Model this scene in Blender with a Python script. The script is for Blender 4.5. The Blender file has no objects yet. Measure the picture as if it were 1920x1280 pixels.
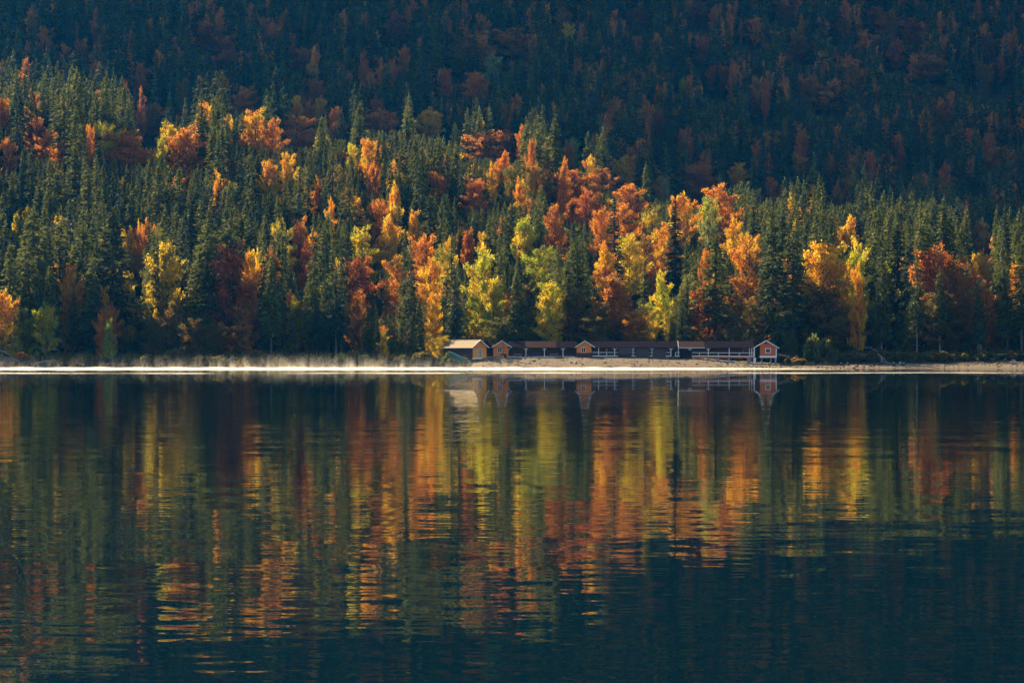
import bpy, bmesh, math, random
import numpy as np
from mathutils import Vector, Matrix
R = math.radians
C = bpy.context.scene
col = C.collection

# ------------------------------------------------------------------ camera, light, exposure
F, HZ, CAMH = 5600.0, 676.0, 2.0            # focal length in photo pixels, horizon row, eye height
cam = bpy.data.cameras.new('camera'); camo = bpy.data.objects.new('camera', cam); col.objects.link(camo)
cam.sensor_width = 36; cam.lens = F / 1920 * 36; cam.shift_y = (HZ - 640) / 1920
cam.clip_start = 0.5; cam.clip_end = 8000
camo.location = (0, 0, CAMH); camo.rotation_euler = (R(90), 0, 0)
C.camera = camo
SUN_AZ, SUN_EL = -36.0, 33.0                 # azimuth clockwise from the viewing direction
w = bpy.data.worlds.new('World'); C.world = w; w.use_nodes = True
nt = w.node_tree; nt.nodes.clear()
sky = nt.nodes.new('ShaderNodeTexSky'); sky.sky_type = 'NISHITA'; sky.sun_disc = False
sky.sun_elevation = R(SUN_EL); sky.sun_rotation = R(SUN_AZ); sky.altitude = 1000
bg = nt.nodes.new('ShaderNodeBackground'); bg.inputs[1].default_value = 0.07
wo = nt.nodes.new('ShaderNodeOutputWorld')
nt.links.new(sky.outputs[0], bg.inputs[0]); nt.links.new(bg.outputs[0], wo.inputs[0])
sl = bpy.data.lights.new('sun', 'SUN'); sl.energy = 5.0; sl.angle = R(0.53); sl.color = (1.0, 0.79, 0.47)
so = bpy.data.objects.new('sun', sl); col.objects.link(so); so.location = (-300, 500, 400)
sd = Vector((math.sin(R(SUN_AZ)) * math.cos(R(SUN_EL)), math.cos(R(SUN_AZ)) * math.cos(R(SUN_EL)), math.sin(R(SUN_EL))))
so.rotation_euler = sd.to_track_quat('Z', 'Y').to_euler()
vs = C.view_settings; vs.view_transform = 'Standard'; vs.look = 'None'; vs.gamma = 1; vs.use_curve_mapping = False
vs.exposure = 1.8
cy = C.cycles
cy.max_bounces = 5; cy.diffuse_bounces = 2; cy.glossy_bounces = 2; cy.transmission_bounces = 3
cy.volume_bounces = 0; cy.transparent_max_bounces = 8; cy.use_denoising = True; cy.denoiser = 'OPENIMAGEDENOISE'; cy.denoising_input_passes = 'RGB_ALBEDO_NORMAL'; cy.denoising_prefilter = 'ACCURATE'
cy.caustics_reflective = False; cy.caustics_refractive = False; cy.sample_clamp_indirect = 4
cy.use_light_tree = False

# ------------------------------------------------------------------ helpers
def link(o, parent=None):
    col.objects.link(o)
    if parent is not None: o.parent = parent
    return o
def tag(o, label=None, cat=None, group=None, kind=None):
    if label: o['label'] = label
    if cat: o['category'] = cat
    if group: o['group'] = group
    if kind: o['kind'] = kind
    return o
def empty(name, loc, rz=0.0, label=None, cat=None, group=None):
    o = bpy.data.objects.new(name, None); col.objects.link(o); o.location = loc; o.rotation_euler = (0, 0, rz)
    o.empty_display_size = 0.3
    return tag(o, label, cat, group)
def sm(t):
    t = np.clip(t, 0, 1); return t * t * (3 - 2 * t)
def P(px, py, Y):                            # a photo pixel at distance Y -> the point in the place
    return Vector(((px - 960) * Y / F, Y, CAMH + (HZ - py) * Y / F))
def soup(name, co, faces_n, mats=(), smooth=False):
    """mesh from an (n*k,3) array of separate k-gons"""
    k = faces_n; n = len(co) // k
    me = bpy.data.meshes.new(name)
    me.vertices.add(n * k); me.vertices.foreach_set('co', np.asarray(co, np.float32).ravel())
    me.loops.add(n * k); me.loops.foreach_set('vertex_index', np.arange(n * k, dtype=np.int32))
    me.polygons.add(n); me.polygons.foreach_set('loop_start', np.arange(0, n * k, k, dtype=np.int32))
    me.update(calc_edges=True)
    for m in mats: me.materials.append(m)
    return me
class MB:
    """collects boxes, beams, tubes and lumps into one mesh"""
    def __init__(s): s.v = []; s.f = []
    def add(s, vs_, fs):
        b = len(s.v); s.v += [tuple(v) for v in vs_]; s.f += [tuple(i + b for i in f) for f in fs]; return s
    def box(s, x0, x1, y0, y1, z0, z1):
        return s.add([(x0,y0,z0),(x1,y0,z0),(x1,y1,z0),(x0,y1,z0),(x0,y0,z1),(x1,y0,z1),(x1,y1,z1),(x0,y1,z1)],
                     [(3,2,1,0),(4,5,6,7),(0,1,5,4),(1,2,6,5),(2,3,7,6),(3,0,4,7)])
    def prism(s, pts, y0, y1):               # polygon in x,z (counter-clockwise seen from -y) extruded along y
        n = len(pts)
        vs_ = [(x, y0, z) for x, z in pts] + [(x, y1, z) for x, z in pts]
        return s.add(vs_, [tuple(range(n)), tuple(reversed(range(n, 2 * n)))] + [((i + 1) % n, i, i + n, (i + 1) % n + n) for i in range(n)])
    def beam(s, a, b, w_, h_=None, up=(0, 0, 1)):
        a = Vector(a); b = Vector(b); h_ = h_ or w_; d = (b - a).normalized(); up = Vector(up)
        if abs(d.dot(up)) > .98: up = Vector((0, 1, 0))
        sx = d.cross(up).normalized() * w_ / 2; sz = sx.cross(d).normalized() * h_ / 2
        vs_ = [p + q for p in (a, b) for q in (-sx - sz, sx - sz, sx + sz, -sx + sz)]
        return s.add(vs_, [(0,1,2,3),(7,6,5,4),(1,0,4,5),(2,1,5,6),(3,2,6,7),(0,3,7,4)])
    def tube(s, pts, rad, n=6):
        pts = [Vector(p) for p in pts]; m = len(pts); vs_ = []
        for i, p in enumerate(pts):
            d = (pts[min(i + 1, m - 1)] - pts[max(i - 1, 0)]).normalized()
            u = d.cross(Vector((0, 0, 1)));  u = u.normalized() if u.length > .05 else Vector((1, 0, 0))
            v_ = d.cross(u); r_ = rad[i] if hasattr(rad, '__len__') else rad
            for k in range(n):
                a = 2 * math.pi * k / n; vs_.append(p + u * math.cos(a) * r_ + v_ * math.sin(a) * r_)
        fs = [(i*n+k, i*n+(k+1)%n, (i+1)*n+(k+1)%n, (i+1)*n+k) for i in range(m-1) for k in range(n)]
        fs += [tuple(reversed(range(n))), tuple(range((m-1)*n, m*n))]
        return s.add(vs_, fs)
    def lump(s, c, r, rnd, seg=8, ring=6, rough=.2, flat=1.0):
        vs_ = []; c = Vector(c); r = Vector(r)
        for i in range(ring + 1):
            th = math.pi * i / ring
            for k in range(seg):
                ph = 2 * math.pi * k / seg; q = 1 + rnd.uniform(-rough, rough)
                if i in (0, ring): q = 1
                vs_.append(c + Vector((r.x*math.sin(th)*math.cos(ph)*q, r.y*math.sin(th)*math.sin(ph)*q, r.z*math.cos(th)*q)))
        return s.add(vs_, [((i+1)*seg+k, (i+1)*seg+(k+1)%seg, i*seg+(k+1)%seg, i*seg+k) for i in range(ring) for k in range(seg)])
    def mesh(s, name, mat, smooth=False):
        me = bpy.data.meshes.new(name); me.from_pydata([tuple(v) for v in s.v], [], s.f); me.update()
        if mat: me.materials.append(mat)
        if smooth: me.polygons.foreach_set('use_smooth', [True] * len(me.polygons))
        return me
    def build(s, name, mat, parent=None, smooth=False, **kw):
        o = bpy.data.objects.new(name, s.mesh(name, mat, smooth)); link(o, parent); tag(o, **kw); return o

# ------------------------------------------------------------------ materials
def mat(name, base, rough=.8, c2=None, scale=3.0, stretch=(1, 1, 1), bump=0.0, metallic=0.0, detail=4, c3=None):
    m = bpy.data.materials.new(name); m.use_nodes = True; t = m.node_tree; b = t.nodes['Principled BSDF']
    b.inputs['Roughness'].default_value = rough; b.inputs['Specular IOR Level'].default_value = .2 if rough < .93 and rough > .75 else (0 if rough > .93 else .5); b.inputs['Metallic'].default_value = metallic
    b.inputs['Base Color'].default_value = (*base, 1)
    if c2 or bump:
        tc = t.nodes.new('ShaderNodeTexCoord'); mp = t.nodes.new('ShaderNodeMapping'); mp.inputs['Scale'].default_value = stretch
        nz = t.nodes.new('ShaderNodeTexNoise'); nz.inputs['Scale'].default_value = scale; nz.inputs['Detail'].default_value = detail
        nz.inputs['Roughness'].default_value = .65
        t.links.new(tc.outputs['Object'], mp.inputs[0]); t.links.new(mp.outputs[0], nz.inputs[0])
        if c2:
            cr = t.nodes.new('ShaderNodeValToRGB'); cr.color_ramp.elements[0].position = .33; cr.color_ramp.elements[1].position = .67
            cr.color_ramp.elements[0].color = (*base, 1); cr.color_ramp.elements[1].color = (*c2, 1)
            if c3: e = cr.color_ramp.elements.new(.5); e.color = (*c3, 1)
            t.links.new(nz.outputs[0], cr.inputs[0]); t.links.new(cr.outputs[0], b.inputs['Base Color'])
        if bump:
            bp = t.nodes.new('ShaderNodeBump'); bp.inputs['Strength'].default_value = .6; bp.inputs['Distance'].default_value = bump
            t.links.new(nz.outputs[0], bp.inputs['Height']); t.links.new(bp.outputs[0], b.inputs['Normal'])
    return m
M = {}
M['orange'] = mat('orange_boards', (.86, .22, .008), .6, (.72, .17, .005), 4, (3, 3, .5))
M['yellow'] = mat('lit_orange_boards', (.86, .31, .012), .6, (.72, .24, .010), 4, (3, 3, .5))  # orange boards with the light below the eave put into the colour
M['red'] = mat('red_boards', (.70, .125, .008), .6, (.52, .085, .008), 4, (3, 3, .5))
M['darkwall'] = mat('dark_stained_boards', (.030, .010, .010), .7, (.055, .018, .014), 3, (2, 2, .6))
M['redbrown'] = mat('red_brown_boards', (.10, .025, .016), .7, (.06, .016, .012), 3, (2, 2, .6))
M['white'] = mat('white_paint', (.86, .84, .78), .5, (.74, .72, .66), 6)
M['greyboard'] = mat('weathered_boards', (.05, .04, .036), .9, (.10, .08, .07), 3, (6, 6, .4))
M['roof_dark'] = mat('dark_roofing', (.014, .011, .014), .95, (.028, .02, .022), 1.5, (1, 1, 1))
M['roof_brown'] = mat('weathered_roofing', (.075, .046, .034), .95, (.04, .026, .022), 2.0, (.6, 2, 2))
M['roof_tan'] = mat('tan_roofing', (.30, .22, .12), .9, (.20, .145, .08), 2.0, (.6, 2, 2))
M['glass'] = mat('window_glass', (.02, .025, .03), .06)
M['stone'] = mat('pale_stone', (.34, .31, .26), .9, (.22, .20, .17), 3, bump=.05)
M['rock'] = mat('grey_rock', (.085, .075, .06), .95, (.04, .036, .03), 1.6, bump=.15)
M['driftwood'] = mat('driftwood', (.34, .28, .21), .85, (.20, .16, .12), 3, (1, 1, 1))
M['darkwood'] = mat('dark_wood', (.03, .024, .02), .8, (.05, .04, .03), 3)
M['green_net'] = mat('green_canvas', (.01, .10, .06), .7, (.015, .13, .085), 3)
M['bark'] = mat('bark', (.055, .042, .034), .9, (.10, .08, .065), 3, (1, 1, .3))
M['palebark'] = mat('pale_bark', (.24, .20, .17), .9, (.15, .12, .10), 3, (1, 1, .3))
M['lamp'] = mat('amber_lamp', (.65, .38, .06), .5)
M['boat_green'] = mat('green_boat', (.12, .42, .03), .4); M['boat_blue'] = mat('blue_boat', (.01, .25, .30), .4)
M['boat_white'] = mat('white_hull', (.55, .55, .55), .4); M['yellowp'] = mat('yellow_plastic', (.60, .45, .02), .4)
M['black'] = mat('black_cloth', (.012, .012, .016), .8); M['redcloth'] = mat('red_cloth', (.50, .03, .025), .8)
M['bluecloth'] = mat('blue_cloth', (.04, .07, .16), .8); M['navy'] = mat('navy_cloth', (.02, .03, .08), .8)
M['greencloth'] = mat('green_cloth', (.01, .12, .07), .8); M['teal'] = mat('teal_cloth', (.01, .36, .42), .7)
M['skin'] = mat('skin', (.45, .25, .17), .6); M['hair'] = mat('hair', (.05, .03, .02), .7); M['greycloth'] = mat('grey_cloth', (.22, .22, .23), .8)
M['redpl'] = mat('red_plastic', (.60, .06, .02), .5)
M['rockface'] = mat('mountain_rock', (.20, .19, .18), .95, (.06, .065, .05), .02)

def leaf_material(name, trans, gloss=.45, var=.5, nscale=.25):
    m = bpy.data.materials.new(name); m.use_nodes = True; t = m.node_tree; N = t.nodes; L = t.links; N.clear()
    out = N.new('ShaderNodeOutputMaterial')
    a1 = N.new('ShaderNodeAttribute'); a1.attribute_type = 'INSTANCER'; a1.attribute_name = 'tint'
    a2 = N.new('ShaderNodeAttribute'); a2.attribute_type = 'INSTANCER'; a2.attribute_name = 'tint2'
    geo = N.new('ShaderNodeNewGeometry'); tc = N.new('ShaderNodeTexCoord')
    oi = N.new('ShaderNodeObjectInfo')
    nz = N.new('ShaderNodeTexNoise'); nz.noise_dimensions = '4D'; nz.inputs['Scale'].default_value = nscale; nz.inputs['Detail'].default_value = 1
    mw = N.new('ShaderNodeMath'); mw.operation = 'MULTIPLY'; mw.inputs[1].default_value = 37.0
    L.new(oi.outputs['Random'], mw.inputs[0]); L.new(mw.outputs[0], nz.inputs['W'])
    L.new(tc.outputs['Object'], nz.inputs['Vector'])
    ramp = N.new('ShaderNodeMapRange'); ramp.inputs[1].default_value = .42; ramp.inputs[2].default_value = .60
    L.new(nz.outputs[0], ramp.inputs[0])
    # each leaf clump has its own mix and tone
    j = N.new('ShaderNodeMath'); j.operation = 'MULTIPLY_ADD'; j.inputs[1].default_value = .5; j.inputs[2].default_value = -.25
    L.new(geo.outputs['Random Per Island'], j.inputs[0])
    ad = N.new('ShaderNodeMath'); ad.operation = 'ADD'; ad.use_clamp = True
    L.new(ramp.outputs[0], ad.inputs[0]); L.new(j.outputs[0], ad.inputs[1])
    mix = N.new('ShaderNodeMix'); mix.data_type = 'RGBA'
    L.new(ad.outputs[0], mix.inputs['Factor']); L.new(a1.outputs['Color'], mix.inputs[6]); L.new(a2.outputs['Color'], mix.inputs[7])
    wn = N.new('ShaderNodeTexWhiteNoise'); wn.noise_dimensions = '1D'; L.new(geo.outputs['Random Per Island'], wn.inputs['W'])
    vv = N.new('ShaderNodeMapRange'); vv.inputs[3].default_value = 1 - var; vv.inputs[4].default_value = 1 + var
    L.new(wn.outputs['Value'], vv.inputs[0])
    mul = N.new('ShaderNodeVectorMath'); mul.operation = 'SCALE'
    L.new(mix.outputs[2], mul.inputs[0]); L.new(vv.outputs[0], mul.inputs['Scale'])
    d = N.new('ShaderNodeBsdfDiffuse'); tr = N.new('ShaderNodeBsdfTranslucent'); g = N.new('ShaderNodeBsdfGlossy')
    g.inputs['Roughness'].default_value = gloss; g.inputs['Color'].default_value = (.5, .5, .5, 1)
    L.new(mul.outputs[0], d.inputs[0])
    gm = N.new('ShaderNodeGamma'); gm.inputs[1].default_value = .9
    L.new(mul.outputs[0], gm.inputs[0]); L.new(gm.outputs[0], tr.inputs[0])
    mx = N.new('ShaderNodeMixShader'); mx.inputs[0].default_value = trans; L.new(d.outputs[0], mx.inputs[1]); L.new(tr.outputs[0], mx.inputs[2])
    mx2 = N.new('ShaderNodeMixShader'); mx2.inputs[0].default_value = .025; L.new(mx.outputs[0], mx2.inputs[1]); L.new(g.outputs[0], mx2.inputs[2])
    L.new(mx2.outputs[0], out.inputs[0])
    return m
M['needles'] = leaf_material('spruce_needles', .38, .5, .6, .3)
M['leaves'] = leaf_material('autumn_leaves', .60, .4, .45, .22)

# ------------------------------------------------------------------ terrain
def wob(x, y, s, seed):
    a = np.sin(x/s*1.7+seed)*np.cos(y/s*1.3+seed*2.1)+.6*np.sin(x/s*3.1+y/s*2.3+seed*3.7)+.4*np.cos(y/s*5.3-x/s*4.1+seed)
    return a / 2
def shore(x):
    u = x * 6.93 + 960
    return 790 + 14*(1-sm((u-860)/60)) + 1.6*np.sin(x/17.) + 1.1*np.sin(x/6.1+1) + .5*np.sin(x/2.3+2) - 6*sm((u-1550)/300)
def terrain(x, y):
    x = np.asarray(x, float); y = np.asarray(y, float)
    u = x * 6.93 + 960
    t = y - shore(x)
    b = np.interp(u, [800, 915, 1200, 1300, 1400, 1470, 1560, 1920], [1.2, 3.0, 3.0, 2.6, 1.1, .8, .9, 1.3])
    z = np.where(t < 0, np.maximum(t * .10, -7), b * sm(np.clip(t / 22, 0, 1) ** .9))
    z = np.where(t > 22, b + np.minimum((t - 22) * .06, 3), z)
    z = z + .08 * wob(x, y, 3.1, 2.) * (t > 0)
    z = np.where(y < -12, np.maximum(z, np.clip((-12 - y) * .12, -7, 14)), z)      # the near shore behind the camera
    px = 960 + x * F / np.maximum(y, 300)
    Hc = np.interp(px, [-400, 0, 500, 1000, 1400, 1920, 2400], [88, 86, 82, 68, 46, 26, 20])
    near = Hc * sm((y - 835) / 330.) ** 1.15 + 4 * wob(x, y, 70, 1.) * sm((y - 900) / 100)
    near = np.where(y > 1165, near - (y - 1165) * .12, near)
    far = Hc * .85 + .24 * (y - 1200) + 7 * wob(x, y, 120, 4.) + 10 * wob(x, y, 310, 2.)
    far = np.maximum(far, -40) * sm((y - 1130) / 140)
    k = 14.
    hill = np.log(np.exp(np.clip(near/k, -20, 60)) + np.exp(np.clip(far/k, -20, 60))) * k - math.log(2) * k
    z = z + np.where(y > 835, np.maximum(hill, 0), 0)
    top = np.interp(x, [-2300, -1300, -1050, -750, -300, 600, 1500], [700, 800, 900, 1010, 1060, 900, 650])       # unseen rock wall behind, its crest shaped to shade the far slope
    m = top - 2.2 * np.abs(2420 - y) + 95 * wob(x, y, 210, 7.) + 22 * wob(x, y, 70, 3.)
    return np.maximum(z, m)
def tz(x, y): return float(terrain(x, y))

def grid_mesh(name, xs, ys, zf):
    X, Y = np.meshgrid(xs, ys); Z = zf(X, Y); nx, ny = len(xs), len(ys)
    me = bpy.data.meshes.new(name)
    co = np.stack([X, Y, Z], -1).reshape(-1, 3).astype(np.float32)
    i = (np.arange(ny - 1)[:, None] * nx + np.arange(nx - 1)[None]).ravel()
    q = np.stack([i, i + 1, i + nx + 1, i + nx], -1).astype(np.int32)
    me.vertices.add(len(co)); me.vertices.foreach_set('co', co.ravel())
    me.loops.add(q.size); me.loops.foreach_set('vertex_index', q.ravel())
    me.polygons.add(len(q)); me.polygons.foreach_set('loop_start', np.arange(0, q.size, 4, dtype=np.int32))
    me.update(calc_edges=True); me.polygons.foreach_set('use_smooth', np.ones(len(q), bool))
    return me
xs = np.concatenate([np.arange(-2300, -180, 22.), np.arange(-180, 180, 1.5), np.arange(180, 1500, 20.)])
ys = np.concatenate([np.arange(-400, 770, 15.), np.arange(770, 850, 1.), np.arange(850, 1200, 8.), np.arange(1200, 3000, 15.)])
gm = grid_mesh('ground', xs, ys, terrain)
ground = link(bpy.data.objects.new('ground', gm)); tag(ground, 'sand beach and dark forest floor rising behind the lake', kind='structure')
def ground_material():
    m = bpy.data.materials.new('ground'); m.use_nodes = True; t = m.node_tree; N = t.nodes; L = t.links; b = N['Principled BSDF']
    b.inputs['Roughness'].default_value = .95; b.inputs['Specular IOR Level'].default_value = .2
    g = N.new('ShaderNodeNewGeometry'); sp = N.new('ShaderNodeSeparateXYZ'); L.new(g.outputs['Position'], sp.inputs[0])
    n1 = N.new('ShaderNodeTexNoise'); n1.inputs['Scale'].default_value = .25; n1.inputs['Detail'].default_value = 8; L.new(g.outputs['Position'], n1.inputs[0])
    n2 = N.new('ShaderNodeTexNoise'); n2.inputs['Scale'].default_value = 1.7; n2.inputs['Detail'].default_value = 6; L.new(g.outputs['Position'], n2.inputs[0])
    sand = N.new('ShaderNodeValToRGB'); sand.color_ramp.elements[0].color = (.07, .048, .03, 1); sand.color_ramp.elements[1].color = (.155, .11, .066, 1)
    sand.color_ramp.elements[0].position = .35; sand.color_ramp.elements[1].position = .65; L.new(n2.outputs[0], sand.inputs[0])
    floor = N.new('ShaderNodeValToRGB'); floor.color_ramp.elements[0].color = (.018, .022, .010, 1); floor.color_ramp.elements[1].color = (.060, .040, .018, 1)
    floor.color_ramp.elements[0].position = .38; floor.color_ramp.elements[1].position = .62; L.new(n1.outputs[0], floor.inputs[0])
    # sand gives way to forest floor behind the beach; the left shore is stony
    a = N.new('ShaderNodeMath'); a.operation = 'MULTIPLY_ADD'; a.inputs[1].default_value = 10.; L.new(n1.outputs[0], a.inputs[0]); L.new(sp.outputs[1], a.inputs[2])
    mr = N.new('ShaderNodeMapRange'); mr.inputs[1].default_value = 820; mr.inputs[2].default_value = 826
    rx = N.new('ShaderNodeMapRange'); rx.inputs[1].default_value = 68; rx.inputs[2].default_value = 78; rx.inputs[3].default_value = 0; rx.inputs[4].default_value = 8; L.new(sp.outputs[0], rx.inputs[0])
    ra = N.new('ShaderNodeMath'); ra.operation = 'ADD'; L.new(a.outputs[0], ra.inputs[0]); L.new(rx.outputs[0], ra.inputs[1]); L.new(ra.outputs[0], mr.inputs[0])
    mx = N.new('ShaderNodeMix'); mx.data_type = 'RGBA'; L.new(mr.outputs[0], mx.inputs['Factor']); L.new(sand.outputs[0], mx.inputs[6]); L.new(floor.outputs[0], mx.inputs[7])
    ml = N.new('ShaderNodeMapRange'); ml.inputs[1].default_value = -22; ml.inputs[2].default_value = -10; L.new(sp.outputs[0], ml.inputs[0])
    st = N.new('ShaderNodeValToRGB'); st.color_ramp.elements[0].color = (.02, .018, .012, 1); st.color_ramp.elements[1].color = (.06, .05, .035, 1); L.new(n2.outputs[0], st.inputs[0])
    m2 = N.new('ShaderNodeMix'); m2.data_type = 'RGBA'; L.new(ml.outputs[0], m2.inputs['Factor']); L.new(st.outputs[0], m2.inputs[6]); L.new(mx.outputs[2], m2.inputs[7])
    # wet, dark band just above the water and bare rock high on the mountain
    wt = N.new('ShaderNodeMapRange'); wt.inputs[1].default_value = .0; wt.inputs[2].default_value = .25; wt.inputs[3].default_value = .45; L.new(sp.outputs[2], wt.inputs[0])
    sc = N.new('ShaderNodeVectorMath'); sc.operation = 'SCALE'; L.new(m2.outputs[2], sc.inputs[0]); L.new(wt.outputs[0], sc.inputs['Scale'])
    rk = N.new('ShaderNodeMapRange'); rk.inputs[1].default_value = 330; rk.inputs[2].default_value = 420; L.new(sp.outputs[2], rk.inputs[0])
    m3 = N.new('ShaderNodeMix'); m3.data_type = 'RGBA'; L.new(rk.outputs[0], m3.inputs['Factor']); L.new(sc.outputs[0], m3.inputs[6]); m3.inputs[7].default_value = (.18, .17, .16, 1)
    L.new(m3.outputs[2], b.inputs['Base Color'])
    bp = N.new('ShaderNodeBump'); bp.inputs['Strength'].default_value = .5; bp.inputs['Distance'].default_value = .15
    L.new(n2.outputs[0], bp.inputs['Height']); L.new(bp.outputs[0], b.inputs['Normal'])
    return m
gm.materials.append(ground_material())

# water
wm = grid_mesh('lake_water', np.linspace(-2290, 1480, 30), np.linspace(-300, 835, 24), lambda X, Y: X * 0)
lake = link(bpy.data.objects.new('lake_water', wm)); tag(lake, 'dark calm lake mirroring the autumn forest', kind='structure')
def water_material():
    m = bpy.data.materials.new('lake_water'); m.use_nodes = True; t = m.node_tree; N = t.nodes; L = t.links; b = N['Principled BSDF']
    b.inputs['Base Color'].default_value = (.0004, .0065, .0075, 1); b.inputs['Roughness'].default_value = .01; b.inputs['IOR'].default_value = 1.333
    g = N.new('ShaderNodeNewGeometry')
    def slope(scale, det, sx, amp, off, st=(1, 1, 1)):
        mp = N.new('ShaderNodeMapping'); mp.inputs['Location'].default_value = (off, off * .7, 0); mp.inputs['Scale'].default_value = st
        L.new(g.outputs['Position'], mp.inputs[0])
        n = N.new('ShaderNodeTexNoise'); n.noise_dimensions = '2D'; n.inputs['Scale'].default_value = scale; n.inputs['Detail'].default_value = det
        L.new(mp.outputs[0], n.inputs[0])
        s = N.new('ShaderNodeVectorMath'); s.operation = 'SUBTRACT'; L.new(n.outputs['Color'], s.inputs[0]); s.inputs[1].default_value = (.5, .5, .5)
        k = N.new('ShaderNodeVectorMath'); k.operation = 'MULTIPLY'; L.new(s.outputs[0], k.inputs[0]); k.inputs[1].default_value = (amp * sx, amp, 0)
        return k
    a = slope(3.2, 2, .7, .028, 3.0, (.55, 1, 1)); c = slope(.55, 2, .5, .017, 11.0, (.45, 1, 1))
    ad = N.new('ShaderNodeVectorMath'); ad.operation = 'ADD'; L.new(a.outputs[0], ad.inputs[0]); L.new(c.outputs[0], ad.inputs[1])
    # patches of calmer and of ruffled water
    mp = N.new('ShaderNodeMapping'); mp.inputs['Scale'].default_value = (.012, .03, 1); L.new(g.outputs['Position'], mp.inputs[0])
    n = N.new('ShaderNodeTexNoise'); n.noise_dimensions = '2D'; n.inputs['Scale'].default_value = 1; n.inputs['Detail'].default_value = 3; L.new(mp.outputs[0], n.inputs[0])
    mr = N.new('ShaderNodeMapRange'); mr.inputs[1].default_value = .35; mr.inputs[2].default_value = .65; mr.inputs[3].default_value = .55; mr.inputs[4].default_value = 1.35; L.new(n.outputs[0], mr.inputs[0])
    sc = N.new('ShaderNodeVectorMath'); sc.operation = 'SCALE'; L.new(ad.outputs[0], sc.inputs[0]); L.new(mr.outputs[0], sc.inputs['Scale'])
    sy = N.new('ShaderNodeSeparateXYZ'); L.new(g.outputs['Position'], sy.inputs[0])
    dm = N.new('ShaderNodeMapRange'); dm.inputs[1].default_value = 40; dm.inputs[2].default_value = 420; dm.inputs[3].default_value = 1; dm.inputs[4].default_value = 1.5; L.new(sy.outputs[1], dm.inputs[0])
    mm_ = N.new('ShaderNodeMath'); mm_.operation = 'MULTIPLY'; L.new(dm.outputs[0], mm_.inputs[0]); L.new(mr.outputs[0], mm_.inputs[1]); L.new(mm_.outputs[0], sc.inputs['Scale'])
    up = N.new('ShaderNodeVectorMath'); up.operation = 'ADD'; up.inputs[1].default_value = (0, 0, 1); L.new(sc.outputs[0], up.inputs[0])
    no = N.new('ShaderNodeVectorMath'); no.operation = 'NORMALIZE'; L.new(up.outputs[0], no.inputs[0]); L.new(no.outputs[0], b.inputs['Normal'])
    return m
wm.materials.append(water_material())

# haze
HAZE = True
if HAZE:
    hz = MB().box(-2400, 1600, -450, 3100, -9, 1250).build('haze', None); tag(hz, 'blue morning haze between the shore and the far slope', kind='stuff')
    m = bpy.data.materials.new('haze'); m.use_nodes = True; t = m.node_tree; t.nodes.clear()
    pv = t.nodes.new('ShaderNodeVolumePrincipled'); o_ = t.nodes.new('ShaderNodeOutputMaterial'); t.links.new(pv.outputs[0], o_.inputs['Volume'])
    pv.inputs['Color'].default_value = (.01, .31, 1.0, 1); pv.inputs['Density'].default_value = .000022; pv.inputs['Anisotropy'].default_value = .35
    hz.data.materials.append(m)
# ------------------------------------------------------------------ tree shapes
def quads(c, d, wv):                         # centres, half length vectors, half width vectors -> kite-shaped clumps
    return np.stack([c - d, c - wv, c + d, c + wv], 1).reshape(-1, 3)
def unit(v): return v / np.maximum(np.linalg.norm(v, axis=-1, keepdims=True), 1e-6)
def spruce_crown(name, seed, H=28., Rb=3.0, start=.06, n=4600, size=.42, pw=.8, droop=.35):
    g = np.random.default_rng(seed); z0 = start * H; whorl = .62
    nb = int((H - z0) / whorl * 8)
    f = g.random(nb) ** 1.15                                  # 0 bottom .. 1 top
    zb = z0 + f * (H - z0) * .985; zb = np.round(zb / whorl) * whorl + g.normal(0, .09, nb)
    az = g.random(nb) * 2 * np.pi
    lob = 1 + .16 * np.sin(az * 2 + seed) + .12 * np.sin(az * 3 + zb * .6 + seed * 2) + .10 * np.sin(zb * 1.1 + seed)
    Lb = Rb * np.clip(1 - f, 0, 1) ** pw * lob * g.uniform(.62, 1.12, nb) * np.minimum(1, .55 + f * 3) + .22
    b = g.choice(nb, n, p=(Lb + .3) / (Lb + .3).sum()); s = g.random(n) ** .62
    rr = s * Lb[b]; a = az[b] + g.normal(0, .13, n)
    x = rr * np.cos(a); y = rr * np.sin(a)
    dr = droop * (1 - .55 * f[b])
    z = zb[b] - dr * rr + .10 * rr * s ** 2 + g.normal(0, .10, n) - .12 * g.random(n)
    out = np.stack([np.cos(a), np.sin(a), -dr + g.normal(0, .25, n)], 1); out += g.normal(0, .30, (n, 3)); out = unit(out)
    side = unit(np.cross(out, np.stack([g.normal(0, .45, n), g.normal(0, .45, n), np.ones(n)], 1)))
    sz = size * g.uniform(.6, 1.25, n)[:, None] * (.55 + .45 * np.clip(Lb[b] / Rb * 1.6, 0, 1))[:, None]
    c = np.stack([x, y, z], 1)
    # leading shoot
    k = 14; zt = np.linspace(H - 1.6, H + .25, k); c2 = np.stack([g.normal(0, .05, k), g.normal(0, .05, k), zt], 1)
    o2 = unit(np.stack([g.normal(0, .4, k), g.normal(0, .4, k), np.ones(k)], 1)); s2 = unit(np.cross(o2, g.normal(0, 1, (k, 3))))
    co = np.concatenate([quads(c, out * sz, side * sz * .42), quads(c2, o2 * .3, s2 * .09)])
    return soup(name, co, 4, [M['needles']])
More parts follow.
